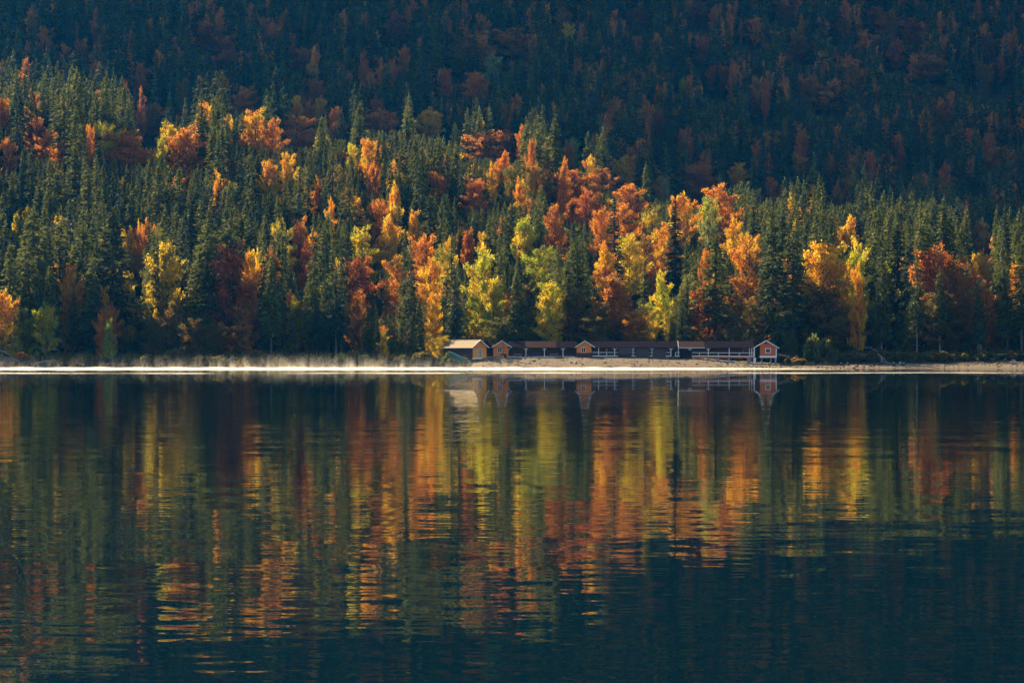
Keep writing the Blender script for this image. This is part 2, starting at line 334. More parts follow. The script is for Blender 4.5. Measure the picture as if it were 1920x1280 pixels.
def limbs(seed, H, Rc, start, nbr, up):
    g = np.random.default_rng(seed); L_ = []
    for i in range(nbr):
        f = (i + g.random() * .9) / nbr; zb = H * (start + (.86 - start) * f ** 1.1)
        prof = (math.sin(math.pi * min(1, (.16 + .84 * f)) ** .85) ** .62) if f < .97 else .3
        a = i * 2.39996 + g.normal(0, .35); ln = Rc * max(.35, prof) * g.uniform(.50, 1.25) * (1 + .2 * math.sin(2 * a + seed) + .15 * math.sin(3 * a + zb * .5))
        p0 = np.array([0, 0, zb]); rise = up * g.uniform(.6, 1.3) * (.55 + .9 * f)
        dirv = np.array([math.cos(a), math.sin(a), rise]); dirv /= np.linalg.norm(dirv)
        tip = p0 + dirv * ln * (1 + .22 * rise); tip[2] = min(tip[2], H * g.uniform(.90, 1.0))
        L_.append((p0, (p0 + tip) / 2 + np.array([0, 0, ln * .08]), tip))
    return L_
def broad_crown(name, seed, H=20., Rc=5., start=.14, nbr=54, n=10500, size=.19, up=.85, spread=.60):
    g = np.random.default_rng(seed + 99); L_ = limbs(seed, H, Rc, start, nbr, up)
    P0 = np.array([l[0] for l in L_]); P1 = np.array([l[1] for l in L_]); P2 = np.array([l[2] for l in L_])
    ln = np.linalg.norm(P2 - P0, axis=1); wt = ln ** 1.5; b = g.choice(nbr, n, p=wt / wt.sum())
    s = .22 + .78 * g.random(n) ** .75; s = s[:, None]
    base = (1 - s) ** 2 * P0[b] + 2 * s * (1 - s) * P1[b] + s ** 2 * P2[b]
    # twigs: leaves gather in sprays along each limb
    ns = 9; spray = g.normal(0, 1, (nbr, ns, 3)); spray[:, :, 2] = np.abs(spray[:, :, 2]) * .8 + .1
    q = np.clip((s[:, 0] * ns).astype(int) + g.integers(-1, 2, n), 0, ns - 1)
    rad = spread * (1.2 - .75 * s[:, 0]) * (.55 + .45 * g.random(n)) * np.minimum(1.3, ln[b] / 4.0)
    off = spray[b, q] * rad[:, None] * np.array([1.0, 1.0, 1.35]) + g.normal(0, .30, (n, 3))
    c = base + off
    d = unit(unit(P2 - P0)[b] * .6 + spray[b, q] * .25 + g.normal(0, .55, (n, 3)))
    sd_ = unit(np.cross(d, g.normal(0, 1, (n, 3)) + np.array([0, 0, .9])))
    sz = size * g.uniform(.6, 1.4, n)[:, None]
    return soup(name, quads(c, d * sz, sd_ * sz * .6), 4, [M['leaves']])
def broad_trunk(name, seed, H=20., Rc=5., start=.14, nbr=54, up=.85, m='bark'):
    mb = MB(); g = np.random.default_rng(seed + 5)
    pts = [(g.normal(0, .12) * i, g.normal(0, .12) * i, H * .92 * i / 5) for i in range(6)]; pts[0] = (0, 0, -.6)
    pts = [(x * .4, y * .4, z) for x, y, z in pts]
    mb.tube(pts, [.34, .27, .21, .15, .09, .03], 6)
    for p0, p1, p2 in limbs(seed, H, Rc, start, nbr, up)[::2]:
        mb.tube([p0, p1, p2], [.10, .06, .02], 4)
    return mb.mesh(name, M[m])
def conifer_trunk(name, H=28., m='bark'):
    mb = MB(); mb.tube([(0, 0, -.8), (0, 0, H * .3), (0, 0, H * .65), (0, 0, H * .98)], [.34, .25, .15, .02], 7)
    g = random.Random(3)
    for i in range(14):                      # dead stubs on the bare lower stem
        z = H * g.uniform(.06, .3); a = g.uniform(0, 6.28); mb.beam((0, 0, z), (math.cos(a) * .9, math.sin(a) * .9, z - .15), .05)
    return mb.mesh(name, M[m])
SP = [spruce_crown('spruce_crown', 1), spruce_crown('spruce_crown', 2, Rb=3.4, pw=.9, droop=.45), spruce_crown('spruce_crown', 3, Rb=2.5, pw=.65),
      spruce_crown('spruce_crown', 4, Rb=2.9, pw=.7, droop=.25), spruce_crown('spruce_crown', 5, Rb=3.2, pw=1.0, droop=.5), spruce_crown('spruce_crown', 6, Rb=2.2, pw=.6)]
SPS = [spruce_crown('spruce_crown', 11 + i, start=.26, Rb=3.1 + .2 * i, pw=.6, n=4200) for i in range(3)]     # shore trees with a bare foot
SPF = [spruce_crown('spruce_crown', 21 + i, Rb=3.0 + .25 * (i - 1), pw=[.75, .9, .65][i], n=2400, size=.60) for i in range(3)]
BP = [dict(seed=31), dict(seed=32, up=1.1, Rc=4.6), dict(seed=33, up=.55, Rc=5.6), dict(seed=34, up=1.35, Rc=4.4), dict(seed=35, start=.03, up=.7, nbr=70, n=13000), dict(seed=36, start=.05, up=.95, nbr=66, n=13000)]
BR = [broad_crown('beech_crown', **p) for p in BP]
BT = [broad_trunk('beech_trunk', **{k: v for k, v in p.items() if k != 'n'}) for p in BP]
BRF = [broad_crown('beech_crown', 41 + i, n=2600, size=.40, up=[.75, 1.1, .9][i], spread=.7) for i in range(3)]
TRUNK_S = conifer_trunk('spruce_trunk'); TRUNK_P = conifer_trunk('spruce_trunk', m='palebark')
# foliage colours; the bluish spruce tint also carries far shade and haze
T = dict(Y=(.70, .46, .012), O=(.64, .23, .008), U=(.46, .16, .02), R=(.42, .10, .012), G=(.35, .38, .015), B=(.21, .105, .015), D=(.13, .11, .012),
         L=(.22, .27, .09), K=(.055, .072, .020), K2=(.13, .14, .024), K3=(.045, .065, .040), OL=(.16, .17, .026), M=(.24, .07, .03))
NAMEC = dict(Y='yellow', O='orange', U='rust coloured', R='red', G='yellow green', B='brown', D='dark olive', L='pale green', M='maroon')

# hand placed broadleaf trees: px, top row, width, visible height, colour, second colour, distance (None = on the slope), label
HT = [
 (4,535,60,140,'Y','O',818,'yellow and orange maple cut off by the left picture edge at the shore'),
 (44,570,44,90,'K2','G',822,None),(205,592,24,75,'G','L',815,'small pale green sapling standing alone against dark forest on the left shore'),
 (88,560,46,100,'G','Y',824,None),(28,600,30,60,'Y','G',820,None),
 (133,485,44,165,'O','Y',842,'narrow tree with orange top and yellow skirt near the left end of the shore'),
 (32,395,26,50,'Y','G',None,None),
 (245,418,40,150,'R','Y',858,'slim tree red at the top and golden yellow below, left of the red maple'),
 (238,500,30,130,'Y','D',850,None),(312,440,70,200,'D','Y',848,'broad dark olive tree with faint yellow patches left of the red maple'),
 (330,550,60,110,'B','D',838,None),(288,590,50,80,'D','B',832,None),(365,590,52,85,'D','B',828,None),
 (432,445,88,190,'R','M',846,'big round red maple standing above the left shore'),
 (470,455,40,110,'O','Y',848,'bright orange yellow tree touching the right flank of the red maple'),
 (455,570,50,80,'B','O',832,None),(410,600,46,60,'D','B',830,None),
 (563,403,48,110,'O','R',880,'tall tree orange on top and red below over the thickest mist'),(580,450,36,80,'R','M',872,None),
 (678,422,52,90,'Y','G',880,'rounded yellow green crown above the dark shore left of the huts'),(672,470,62,110,'R','B',870,None),
 (673,533,36,110,'B','O',842,'narrow brown orange tree in deep shade left of the huts'),
 (730,400,56,100,'Y','O',885,None),(712,365,28,60,'O','U',905,None),(745,470,50,120,'B','O',870,None),
 (776,388,42,70,'O','Y',890,None),(795,430,56,110,'O','U',880,None),(808,470,40,90,'Y','O',860,None),(812,540,34,130,'Y','O',840,None),
 (718,616,22,56,'Y','B',811,'small yellow birch with a white stem at the water on the left shore'),
 (830,625,40,55,'D','Y',822,'low olive bush with yellow tips covering the left end of the first hut'),
 (880,425,36,70,'O','R',890,None),(905,452,66,180,'G','Y',860,'large yellow green tree with a golden right flank above the first hut'),
 (925,520,50,120,'Y','G',852,None),
 (940,590,60,60,'D','K2',840,None),
 (1033,520,52,120,'Y','G',842,'bright yellow tree above the arcade with benches'),(1072,535,60,120,'D','B',846,None),
 (1150,503,86,150,'U','B',846,'broad brown orange beech above the third hut'),(1120,560,56,80,'B','D',838,None),(1190,580,56,70,'B','O',838,None),
 (985,403,56,80,'G','Y',895,None),(1010,450,50,110,'G','D',880,None),(1040,376,42,90,'O','U',905,None),
 (1128,382,44,90,'O','U',900,None),(1170,372,46,90,'O','U',905,None),(1180,428,52,130,'Y','G',880,'yellow tree wedged between orange trees above the third hut'),
 (1135,450,46,90,'O','Y',880,None),(1212,435,58,160,'O','B',876,None),(1252,410,48,150,'Y','O',885,'golden yellow tree above the grey board screens'),
 (1222,382,46,60,'Y','D',905,None),(1276,355,46,110,'O','Y',905,'tall orange tree with a spiky top above the grey board screens'),
 (1240,500,40,90,'Y','G',860,None),(1215,560,36,80,'G','Y',845,None),
 (1323,455,28,110,'O','U',872,'slim bright orange tree between dark spruces above the veranda'),(1328,520,64,130,'R','B',848,'dark red brown tree directly above the veranda'),
 (1400,440,66,170,'B','O',866,'wide brown orange tree above the right end of the veranda'),(1402,425,40,60,'O','Y',880,None),(1408,550,60,90,'D','B',842,None),
 (1350,338,70,110,'U','O',925,'salmon orange crown high behind the veranda'),(1328,362,34,100,'G','L',915,'bright green pointed tree beside the salmon crown'),
 (1375,400,36,60,'Y','O',900,None),
 (1540,440,100,130,'O','Y',850,'great golden orange tree behind the round green willow bush'),(1545,520,110,120,'B','D',842,None),
 (1605,438,56,120,'Y','G',862,'vivid yellow tree right beside the great golden orange tree'),(1592,402,46,60,'O','Y',890,None),
 (1572,480,50,90,'Y','O',852,None),
 (1752,445,92,120,'U','R',852,'wide salmon brown maple on the right shore'),(1790,480,66,100,'U','B',848,None),(1770,540,90,110,'B','D',842,None),
 (1840,404,34,90,'U','Y',890,'slim rust coloured tree with yellow lower branches near the right edge'),
 (1838,462,50,60,'O','Y',866,None),(1848,520,56,130,'B','O',846,None),(1660,480,46,110,'D','G',862,None),(1650,560,44,80,'D','K2',842,None),
 (1480,620,36,45,'D','K2',834,None),
 (205,222,40,40,'Y','G',None,None),(240,240,78,62,'U','O',None,None),(283,190,56,90,'U','B',None,None),(318,225,50,90,'D','Y',None,None),(350,234,66,80,'U','O',None,None),
 (303,255,26,36,'Y','G',None,None),(85,238,32,55,'O','U',None,None),(70,216,46,60,'U','M',None,None),(4,178,30,60,'O','U',None,None),(110,262,34,30,'U','O',None,None),
 (478,200,62,66,'O','Y',None,None),(510,215,40,60,'O','U',None,None),(557,212,66,66,'U','O',None,None),(468,158,44,50,'U','B',None,None),(503,300,40,60,'O','Y',None,None),
 (538,280,26,44,'O','Y',None,None),(557,174,26,36,'Y','O',None,None),(600,177,24,28,'Y','O',None,None),(580,185,26,40,'U','M',None,None),(720,200,64,46,'O','U',None,None),
 (805,198,56,56,'O','Y',None,None),(690,255,38,70,'O','Y',None,None),(662,262,22,26,'G','Y',None,None),(855,230,24,36,'Y','L',None,None),(905,238,70,60,'U','B',None,None),
 (950,240,44,60,'U','M',None,None),(945,282,36,90,'O','R',None,None),(1075,256,36,56,'L','G',None,None),(1065,262,30,60,'U','B',None,None),(1075,308,84,100,'U','R',None,None),
 (1130,310,44,50,'U','B',None,None),(1172,284,56,70,'U','Y',None,None),(1292,305,50,80,'U','M',None,None),(1180,340,60,50,'O','U',None,None),(888,330,52,60,'U','R',None,None),
 (975,328,30,50,'O','Y',None,None),(1385,300,32,40,'O','Y',None,None),(1498,284,32,34,'O','D',None,None),(1860,270,28,40,'O','B',None,None),(1100,350,54,60,'R','U',None,None),
 (822,318,40,40,'U','O',None,None),(1240,325,36,50,'U','L',None,None),(15,250,30,70,'O','U',None,None),(700,300,30,60,'U','O',None,None),(1000,300,50,50,'D','U',None,None),
 (620,370,24,30,'Y','O',None,None),(1320,300,40,60,'R','U',None,None),(1690,275,26,40,'R','M',None,None),(1445,330,30,40,'O','U',None,None),(1570,340,30,40,'O','B',None,None),
 (390,35,56,56,'M','U',None,None),(428,64,40,50,'M','U',None,None),(85,44,30,46,'O','B',None,None),(123,78,20,20,'O','U',None,None),(155,66,26,30,'O','M',None,None),(262,115,34,50,'R','U',None,None),
 (513,38,22,26,'O','B',None,None),(570,84,40,50,'U','M',None,None),(590,85,24,36,'O','Y',None,None),(590,145,34,40,'R','U',None,None),(455,160,44,50,'U','O',None,None),(740,20,40,60,'M','R',None,None),
 (760,80,22,50,'O','U',None,None),(695,130,24,20,'O','U',None,None),(835,125,26,50,'R','U',None,None),(893,130,44,50,'U','O',None,None),(900,55,42,60,'B','O',None,None),(960,48,60,60,'B','O',None,None),
 (870,75,50,80,'D','B',None,None),(925,100,46,34,'L','K2',None,None),(1065,38,24,24,'Y','G',None,None),(1055,10,36,40,'B','U',None,None),(1082,102,20,30,'B','O',None,None),(1128,110,18,24,'O','B',None,None),
 (1280,145,26,24,'G','D',None,None),(1235,200,24,60,'M','R',None,None),(1195,8,40,40,'M','B',None,None),(1310,60,24,60,'U','B',None,None),(1345,115,40,70,'M','R',None,None),(1430,170,50,60,'B','U',None,None),
 (1560,145,56,70,'B','O',None,None),(1595,110,40,60,'B','O',None,None),(1520,135,40,50,'B','U',None,None),(1680,75,40,60,'R','M',None,None),(1740,100,66,60,'B','U',None,None),(1875,100,30,90,'R','M',None,None),
 (1765,180,26,50,'B','O',None,None),(1710,30,40,50,'M','R',None,None),(1500,60,50,60,'B','M',None,None),(1640,10,40,50,'M','U',None,None),(1850,60,40,50,'M','B',None,None),(1400,30,50,60,'M','U',None,None),
 (1665,20,36,40,'B','U',None,None),(1580,30,40,50,'M','B',None,None),(1620,55,26,30,'O','B',None,None),(1465,0,40,40,'M','B',None,None),(1310,0,40,50,'B','M',None,None),
]
PALE = [(290,138,34,60),(318,163,26,50),(347,183,26,50),(640,206,32,56),(1283,250,24,40),(560,340,34,70),(828,178,20,50),(610,335,30,60)]       # larches
rnd = random.Random(11); gn = np.random.default_rng(5)
def toppx(x, Y, H): return HZ - F * (tz(x, Y) + H - CAMH) / Y
TREES = []       # dict(kind, x, y, H, W, tint, tint2, ...)
def slope_find(px, py, H, y0=872):
    Ys = np.arange(y0, 2150, 4.); x = (px - 960) * Ys / F
    top = HZ - F * (terrain(x, Ys) + H - CAMH) / Ys; k = np.argmax(top <= py)
    return float(Ys[k]) if top[k] <= py else None
for (px, py, wd, vh, c1, c2, Y, lab) in HT:
    front = Y is not None; H = rnd.uniform(19, 24)
    if not front:
        Y = slope_find(px, py, H)
        if Y is None: continue
    x = (px - 960) * Y / F; g0 = tz(x, Y)
    if front:
        H = (HZ - py) * Y / F + CAMH - g0
        if H > 29 and not (lab and py > 430):
            H = rnd.uniform(23, 28); Y2 = slope_find(px, py, H, Y)
            if Y2: Y = Y2; x = (px - 960) * Y / F
    TREES.append(dict(kind='broad', x=x, y=Y, H=H, W=wd * Y / F * 1.3, px=px, py=py, vh=vh, wd=wd, c=(c1, c2), label=lab, hand=True))
for (px, py, wd, vh) in PALE:
    H = 25.; Y = slope_find(px, py, H)
    TREES.append(dict(kind='larch', x=(px-960)*Y/F, y=Y, H=H, W=wd*Y/F, px=px, py=py, vh=vh, wd=wd, c=('L', 'K2'), label=None, hand=True))
# tall trees with bare pale stems: px, top, foot row, distance
BARE = [(1719, 470, 664, 838), (1762, 500, 662, 838), (1834, 540, 668, 836), (1839, 560, 670, 834), (1881, 430, 655, 845), (1653, 430, 662, 842),
        (495, 420, 655, 842), (640, 430, 655, 846), (610, 440, 652, 846), (770, 450, 660, 840), (760, 430, 660, 846), (532, 420, 650, 850), (588, 400, 650, 850)]
for (px, py, pf, Y) in BARE:
    x = (px - 960) * Y / F; H = (HZ - py) * Y / F + CAMH - tz(x, Y)
    TREES.append(dict(kind='bare', x=x, y=float(Y), H=H, W=rnd.uniform(4.6, 6), px=px, py=py, vh=60, wd=30, c=('K', 'K2'), label=None, hand=True))
for (px, py) in ((1806, 62), (1831, 70), (1840, 84), (1887, 60), (1905, 150)):
    H = 30.; Y = slope_find(px, py, H)
    TREES.append(dict(kind='bare', x=(px-960)*Y/F, y=Y, H=H, W=4., px=px, py=py, vh=100, wd=14, c=('K', 'K2'), label=None, hand=True))
hand = [t for t in TREES]
hx = np.array([t['px'] for t in hand]); hy = np.array([t['y'] for t in hand]); htop = np.array([t['py'] for t in hand]); hv = np.array([t['vh'] for t in hand]); hw = np.array([t['wd'] for t in hand])
hX = np.array([t['x'] for t in hand])
# the rest of the forest
Y = 829.
while Y < 2150:
    step = 5.3 + (Y - 829) * .0016; half = Y * .1715 * 1.13 + 14
    for x in np.arange(-half, half, step * .98):
        X_ = x + rnd.uniform(-.46, .46) * step; Yy = Y + rnd.uniform(-.46, .46) * step
        px = 960 + X_ * F / Yy
        if 835 < px < 1470 and Yy < 836: continue
        if px > 1470 and Yy < 833: continue
        if px < 835 and rnd.random() < .0: continue
        H = min(37, max(14, rnd.gauss(27, 6.2))) * (1.0 if Yy > 900 else 1.15)
        if Yy < 845 and rnd.random() < .35: H *= .6
        g0 = tz(X_, Yy); top = HZ - F * (g0 + H - CAMH) / Yy
        # leave the trees placed by hand in view
        near = (np.abs(hX - X_) < 2.6) & (np.abs(hy - Yy) < 2.6)
        if near.any(): continue
        occ = (hy > Yy) & (np.abs(hx - px) < hw * .5 + 9) & (top < htop + hv * .92)
        if occ.any():
            lim = float((htop + hv * .92)[occ].max()); H2 = (HZ - lim) * Yy / F + CAMH - g0
            if H2 > 7: H = H2 * rnd.uniform(.8, 1.0)
            elif rnd.random() < .9: continue
            top = HZ - F * (g0 + H - CAMH) / Yy
        pyc = top
        # autumn trees come in loose clusters, more of them high and to the right
        cl = float(wob(X_, Yy, 34, 5.)) + float(wob(X_, Yy, 11, 9.)) * .5
        far = Yy > 1330
        p = (.14 if cl < .35 else .5) if far else (.065 if cl < .2 else .30)
        if far and px > 1150: p *= 1.5
        if rnd.random() < p:
            if far: c = rnd.choice([('M', 'U'), ('U', 'O'), ('U', 'B'), ('R', 'U'), ('O', 'B'), ('D', 'B'), ('U', 'R')])
            else: c = rnd.choice([('U', 'O'), ('O', 'U'), ('B', 'D'), ('D', 'OL'), ('U', 'B'), ('Y', 'O'), ('OL', 'D'), ('Y', 'OL'), ('O', 'Y')])
            TREES.append(dict(kind='broad', x=X_, y=Yy, H=H * .82, W=rnd.uniform(5, 9), px=px, py=top, vh=0, wd=0, c=c, label=None, hand=False))
        else:
            q = rnd.random()
            if far: c = ('K3', 'K') if q < .6 else ('K', 'K2')  # cooler, darker far tints put shade and haze into the colour
            else: c = ('K', 'K2') if q < .35 else (('K2', 'OL') if q < .85 else ('K3', 'K'))
            TREES.append(dict(kind='spruce', x=X_, y=Yy, H=H, W=rnd.uniform(5.4, 9.4) * H / 27, px=px, py=top, vh=0, wd=0, c=c, label=None, hand=False))
    Y += step
# which trees show largest: painted front to back into a small mask
SCL = 3; MWd, MHt = 1920 // SCL, 700 // SCL; mask = np.zeros((MHt, MWd), bool)
for t in sorted(TREES, key=lambda t: t['y']):
    t['g'] = tz(t['x'], t['y']); t['px'] = 960 + t['x'] * F / t['y']
    top = HZ - F * (t['g'] + t['H'] - CAMH) / t['y']; bot = HZ - F * (t['g'] + t['H'] * .1 - CAMH) / t['y']; t['top'] = top
    hwp = t['W'] / 2 * F / t['y']; area = 0
    a, b = int(max(0, top // SCL)), int(min(MHt, bot // SCL + 1))
    for r in range(a, b):
        f = (r * SCL - top) / max(1, bot - top)
        ww = hwp * (min(1, f * 1.1 + .08) if t['kind'] != 'broad' else math.sin(math.pi * min(1, max(.05, f * .8 + .15))) ** .6)
        i, j = int(max(0, (t['px'] - ww) // SCL)), int(min(MWd, (t['px'] + ww) // SCL + 1))
        if j > i: area += int((~mask[r, i:j]).sum()); mask[r, i:j] = True
    t['vis'] = area * SCL * SCL
sel = []
for kinds, n in ((('spruce',), 285), (('broad',), 285), (('larch', 'bare'), 60)):
    L_ = sorted([t for t in TREES if t['kind'] in kinds], key=lambda t: -t['vis'] - (5e3 if t['label'] else 0) - (60 if t['hand'] else 0))
    for t in L_[:n]:
        if t['vis'] > 25 and -20 < t['px'] < 1940: t['solo'] = True
print('TREES', len(TREES), {k: sum(1 for t in TREES if t.get('solo') and t['kind'] == k) for k in ('spruce', 'broad', 'larch', 'bare')})
# words that single a tree out
COLS = [(-99, 110, 'above the boulders at the left shore end'), (110, 220, 'above the pale green sapling on the left shore'), (220, 380, 'left of the big red maple'),
        (380, 500, 'in line with the big red maple'), (500, 640, 'above the thickest mist on the left shore'), (640, 760, 'above the white stemmed yellow birch'),
        (760, 860, 'above the green canvas ramp'), (860, 960, 'above the two leftmost huts'), (960, 1080, 'above the arcade with benches'),
        (1080, 1170, 'above the third hut'), (1170, 1260, 'above the three grey board screens'), (1260, 1410, 'above the long white veranda railing'),
        (1410, 1500, 'above the red hut at the right end'), (1500, 1580, 'above the round green willow bush'), (1580, 1700, 'above the people sitting on the beach'),
        (1700, 1800, 'above the sand right of the beach sitters'), (1800, 2100, 'above the walker in the red jacket')]
ORD = ['lowest', 'second lowest', 'third lowest', 'fourth lowest', 'fifth lowest', 'sixth lowest', 'seventh lowest', 'eighth lowest', 'ninth lowest', 'tenth lowest'] + \
      [w_ + ' lowest' for w_ in ('eleventh twelfth thirteenth fourteenth fifteenth sixteenth seventeenth eighteenth nineteenth twentieth'.split())]
fam = {}
for t in TREES:
    if not t.get('solo') or t['label']: continue
    where = next(s for a, b, s in COLS if a <= t['px'] < b)
    if t['kind'] == 'broad': adj = {'K2': 'green'}.get(t['c'][0]) or NAMEC.get(t['c'][0], 'olive'); noun = adj + ' broadleaf tree'
    elif t['kind'] == 'larch': noun = 'pale green pointed larch'
    elif t['kind'] == 'bare': noun = 'tall bare-stemmed spruce'
    else:
        noun = ('olive green' if t['c'][0] == 'K2' else 'dark green' if t['c'][0] == 'K' else 'blackish green') + (' slender' if t['W'] / t['H'] < .21 else ' broad') + ' spruce'
    fam.setdefault((noun, where), []).append(t)
for (noun, where), L_ in fam.items():
    L_.sort(key=lambda t: -t['top'])
    for i, t in enumerate(L_):
        t['label'] = f'{noun} {where}' if len(L_) == 1 else f'{ORD[min(i, 18)]} {noun} {where}'
GRP = dict(spruce='spruces on the forested slope', broad='autumn broadleaf trees on the slope', larch='pale larches on the crest', bare='spruces with bare stems')
def make_tree(t, i):
    k = t['kind']; r = random.Random(i * 7 + 3)
    e = empty({'broad': 'beech_tree', 'spruce': 'spruce_tree', 'larch': 'larch_tree', 'bare': 'tall_spruce'}[k], (t['x'], t['y'], t['g'] - .1), r.uniform(0, 6.28), t['label'],
              {'broad': 'broadleaf tree', 'spruce': 'spruce', 'larch': 'larch', 'bare': 'bare-stemmed spruce'}[k], GRP[k])
    if k == 'broad':
        v = r.choice((4, 5, 4, 5, 3)) if t['y'] < 870 else r.randrange(6); cm, tm = BR[v], BT[v]; s = (t['W'] / 10.4, t['W'] / 10.4, t['H'] / 20.)
    elif k == 'bare':
        cm, tm = r.choice(SPS), TRUNK_P; s = (t['W'] / 6.4,) * 2 + (t['H'] / 28.,)
    else:
        cm = r.choice(SPS) if (t['y'] < 850 and r.random() < .6) else r.choice(SP); tm = TRUNK_S; s = (t['W'] / 6.,) * 2 + (t['H'] / 28.,)
    for nm, me in (('crown', cm), ('trunk', tm)):
        o = bpy.data.objects.new(nm, me); link(o, e); o.scale = s
        if nm == 'crown': o['tint'] = T[t['c'][0]]; o['tint2'] = T[t['c'][1]]
solo = [t for t in TREES if t.get('solo')]
for i, t in enumerate(solo): make_tree(t, i)

def scatter(name, label, pts, protos, base_wh):
    """one object of instanced crowns for the far forest; pts: x, y, z, sx, sz, tint, tint2"""
    me = bpy.data.meshes.new(name); me.from_pydata([p[:3] for p in pts], [], []); o = link(bpy.data.objects.new(name, me)); tag(o, label, kind='stuff')
    n = len(pts)
    def attr(nm, ty, key, arr): a = me.attributes.new(nm, ty, 'POINT'); a.data.foreach_set(key, np.asarray(arr, np.float32 if ty != 'INT' else np.int32).ravel())
    attr('size', 'FLOAT_VECTOR', 'vector', [(p[3], p[3], p[4]) for p in pts])
    attr('turn', 'FLOAT_VECTOR', 'vector', [(0, 0, rnd.uniform(0, 6.28)) for p in pts])
    attr('pick', 'INT', 'value', [rnd.randrange(len(protos)) for p in pts])
    attr('tint', 'FLOAT_COLOR', 'color', [(*p[5], 1) for p in pts]); attr('tint2', 'FLOAT_COLOR', 'color', [(*p[6], 1) for p in pts])
    g = bpy.data.node_groups.new(name, 'GeometryNodeTree')
    g.interface.new_socket('Geometry', in_out='INPUT', socket_type='NodeSocketGeometry'); g.interface.new_socket('Geometry', in_out='OUTPUT', socket_type='NodeSocketGeometry')
    N = g.nodes; L = g.links; gi = N.new('NodeGroupInput'); go = N.new('NodeGroupOutput'); iop = N.new('GeometryNodeInstanceOnPoints')
    jn = N.new('GeometryNodeJoinGeometry')
    for p in protos:
        oi = N.new('GeometryNodeObjectInfo'); oi.inputs['Object'].default_value = p; oi.inputs['As Instance'].default_value = True; L.new(oi.outputs['Geometry'], jn.inputs[0])
    def na(nm, ty): a = N.new('GeometryNodeInputNamedAttribute'); a.data_type = ty; a.inputs[0].default_value = nm; return a.outputs[0]
    m2p = N.new('GeometryNodeMeshToPoints'); L.new(gi.outputs[0], m2p.inputs[0]); L.new(m2p.outputs[0], iop.inputs['Points'])
    L.new(jn.outputs[0], iop.inputs['Instance']); iop.inputs['Pick Instance'].default_value = True
    L.new(na('pick', 'INT'), iop.inputs['Instance Index']); L.new(na('turn', 'FLOAT_VECTOR'), iop.inputs['Rotation']); L.new(na('size', 'FLOAT_VECTOR'), iop.inputs['Scale'])
    L.new(iop.outputs[0], go.inputs[0]); md = o.modifiers.new('far', 'NODES'); md.node_group = g
    return o
def proto_objects(meshes):                    # source shapes stay outside the scene; only their copies on the slope are drawn
    return [bpy.data.objects.new('crown_source', m) for m in meshes]
rest = [t for t in TREES if not t.get('solo')]
def pt(t, w0, h0): return (t['x'], t['y'], t['g'] - .3, t['W'] / w0, t['H'] / h0, T[t['c'][0]], T[t['c'][1]])
near_s = [pt(t, 6., 28.) for t in rest if t['kind'] != 'broad' and t['y'] < 1150]; far_s = [pt(t, 6., 28.) for t in rest if t['kind'] != 'broad' and t['y'] >= 1150]
near_b = [pt(t, 10.4, 20.) for t in rest if t['kind'] == 'broad' and t['y'] < 1150]; far_b = [pt(t, 10.4, 20.) for t in rest if t['kind'] == 'broad' and t['y'] >= 1150]
if near_s: scatter('spruce_forest', 'mass of spruces filling the slope between the nearer trees', near_s, proto_objects(SP), None)
if far_s: scatter('distant_spruce_forest', 'far blue green spruce forest on the shaded upper slope', far_s, proto_objects(SPF), None)
if near_b: scatter('broadleaf_forest', 'autumn foliage glimpsed deep between the spruces', near_b, proto_objects(BR[:4]), None)
if far_b: scatter('distant_broadleaf_forest', 'far rust and maroon foliage on the shaded upper slope', far_b, proto_objects(BRF), None)
# ------------------------------------------------------------------ bathing huts
S = F / 812.0                                 # photo pixels per metre at the huts
YH = 812.0
def X_(px, Y=YH): return (px - 960) * Y / F
def Z_(py, Y=YH): return CAMH + (HZ - py) * Y / F
def board_panel(x0, x1, z0f, z1f, y0, y1, bw=.17, gap=.012, rnd=random.Random(2)):
    """a wall of upright boards between z0f(x) and z1f(x)"""
    mb = MB(); n = max(1, round((x1 - x0) / bw)); bw = (x1 - x0) / n
    for i in range(n):
        a, b = x0 + i * bw + gap / 2, x0 + (i + 1) * bw - gap / 2; off = rnd.uniform(0, .015)
        mb.prism([(a, z0f(a)), (b, z0f(b)), (b, z1f(b)), (a, z1f(a))], y0 - off, y1)
    return mb
class House:
    """an Empty at the base; parts are given in metres relative to it"""
    def __init__(s, name, loc, rz, label, cat, group=None): s.e = empty(name, loc, rz, label, cat, group)
    def part(s, name, mb, m, parent=None, **kw): return mb.build(name, m, parent or s.e, **kw)
def window(h, x0, x1, z0, z1, y, cols=2, rows=1, fw=.09):
    mb = MB()
    for a, b, c, d in ((x0-fw, x1+fw, z0-fw, z0), (x0-fw, x1+fw, z1, z1+fw), (x0-fw, x0, z0, z1), (x1, x1+fw, z0, z1)): mb.box(a, b, y-.07, y, c, d)
    fr = h.part('window', mb, M['white'])
    h.part('pane', MB().box(x0, x1, y-.03, y-.015, z0, z1), M['glass'], fr)
    bars = MB()
    for i in range(1, cols): xm = x0 + (x1-x0)*i/cols; bars.box(xm-.035, xm+.035, y-.055, y-.032, z0, z1)
    for i in range(1, rows): zm = z0 + (z1-z0)*i/rows; bars.box(x0, x1, y-.057, y-.033, zm-.03, zm+.03)
    if bars.v: h.part('glazing_bar', bars, M['white'], fr)
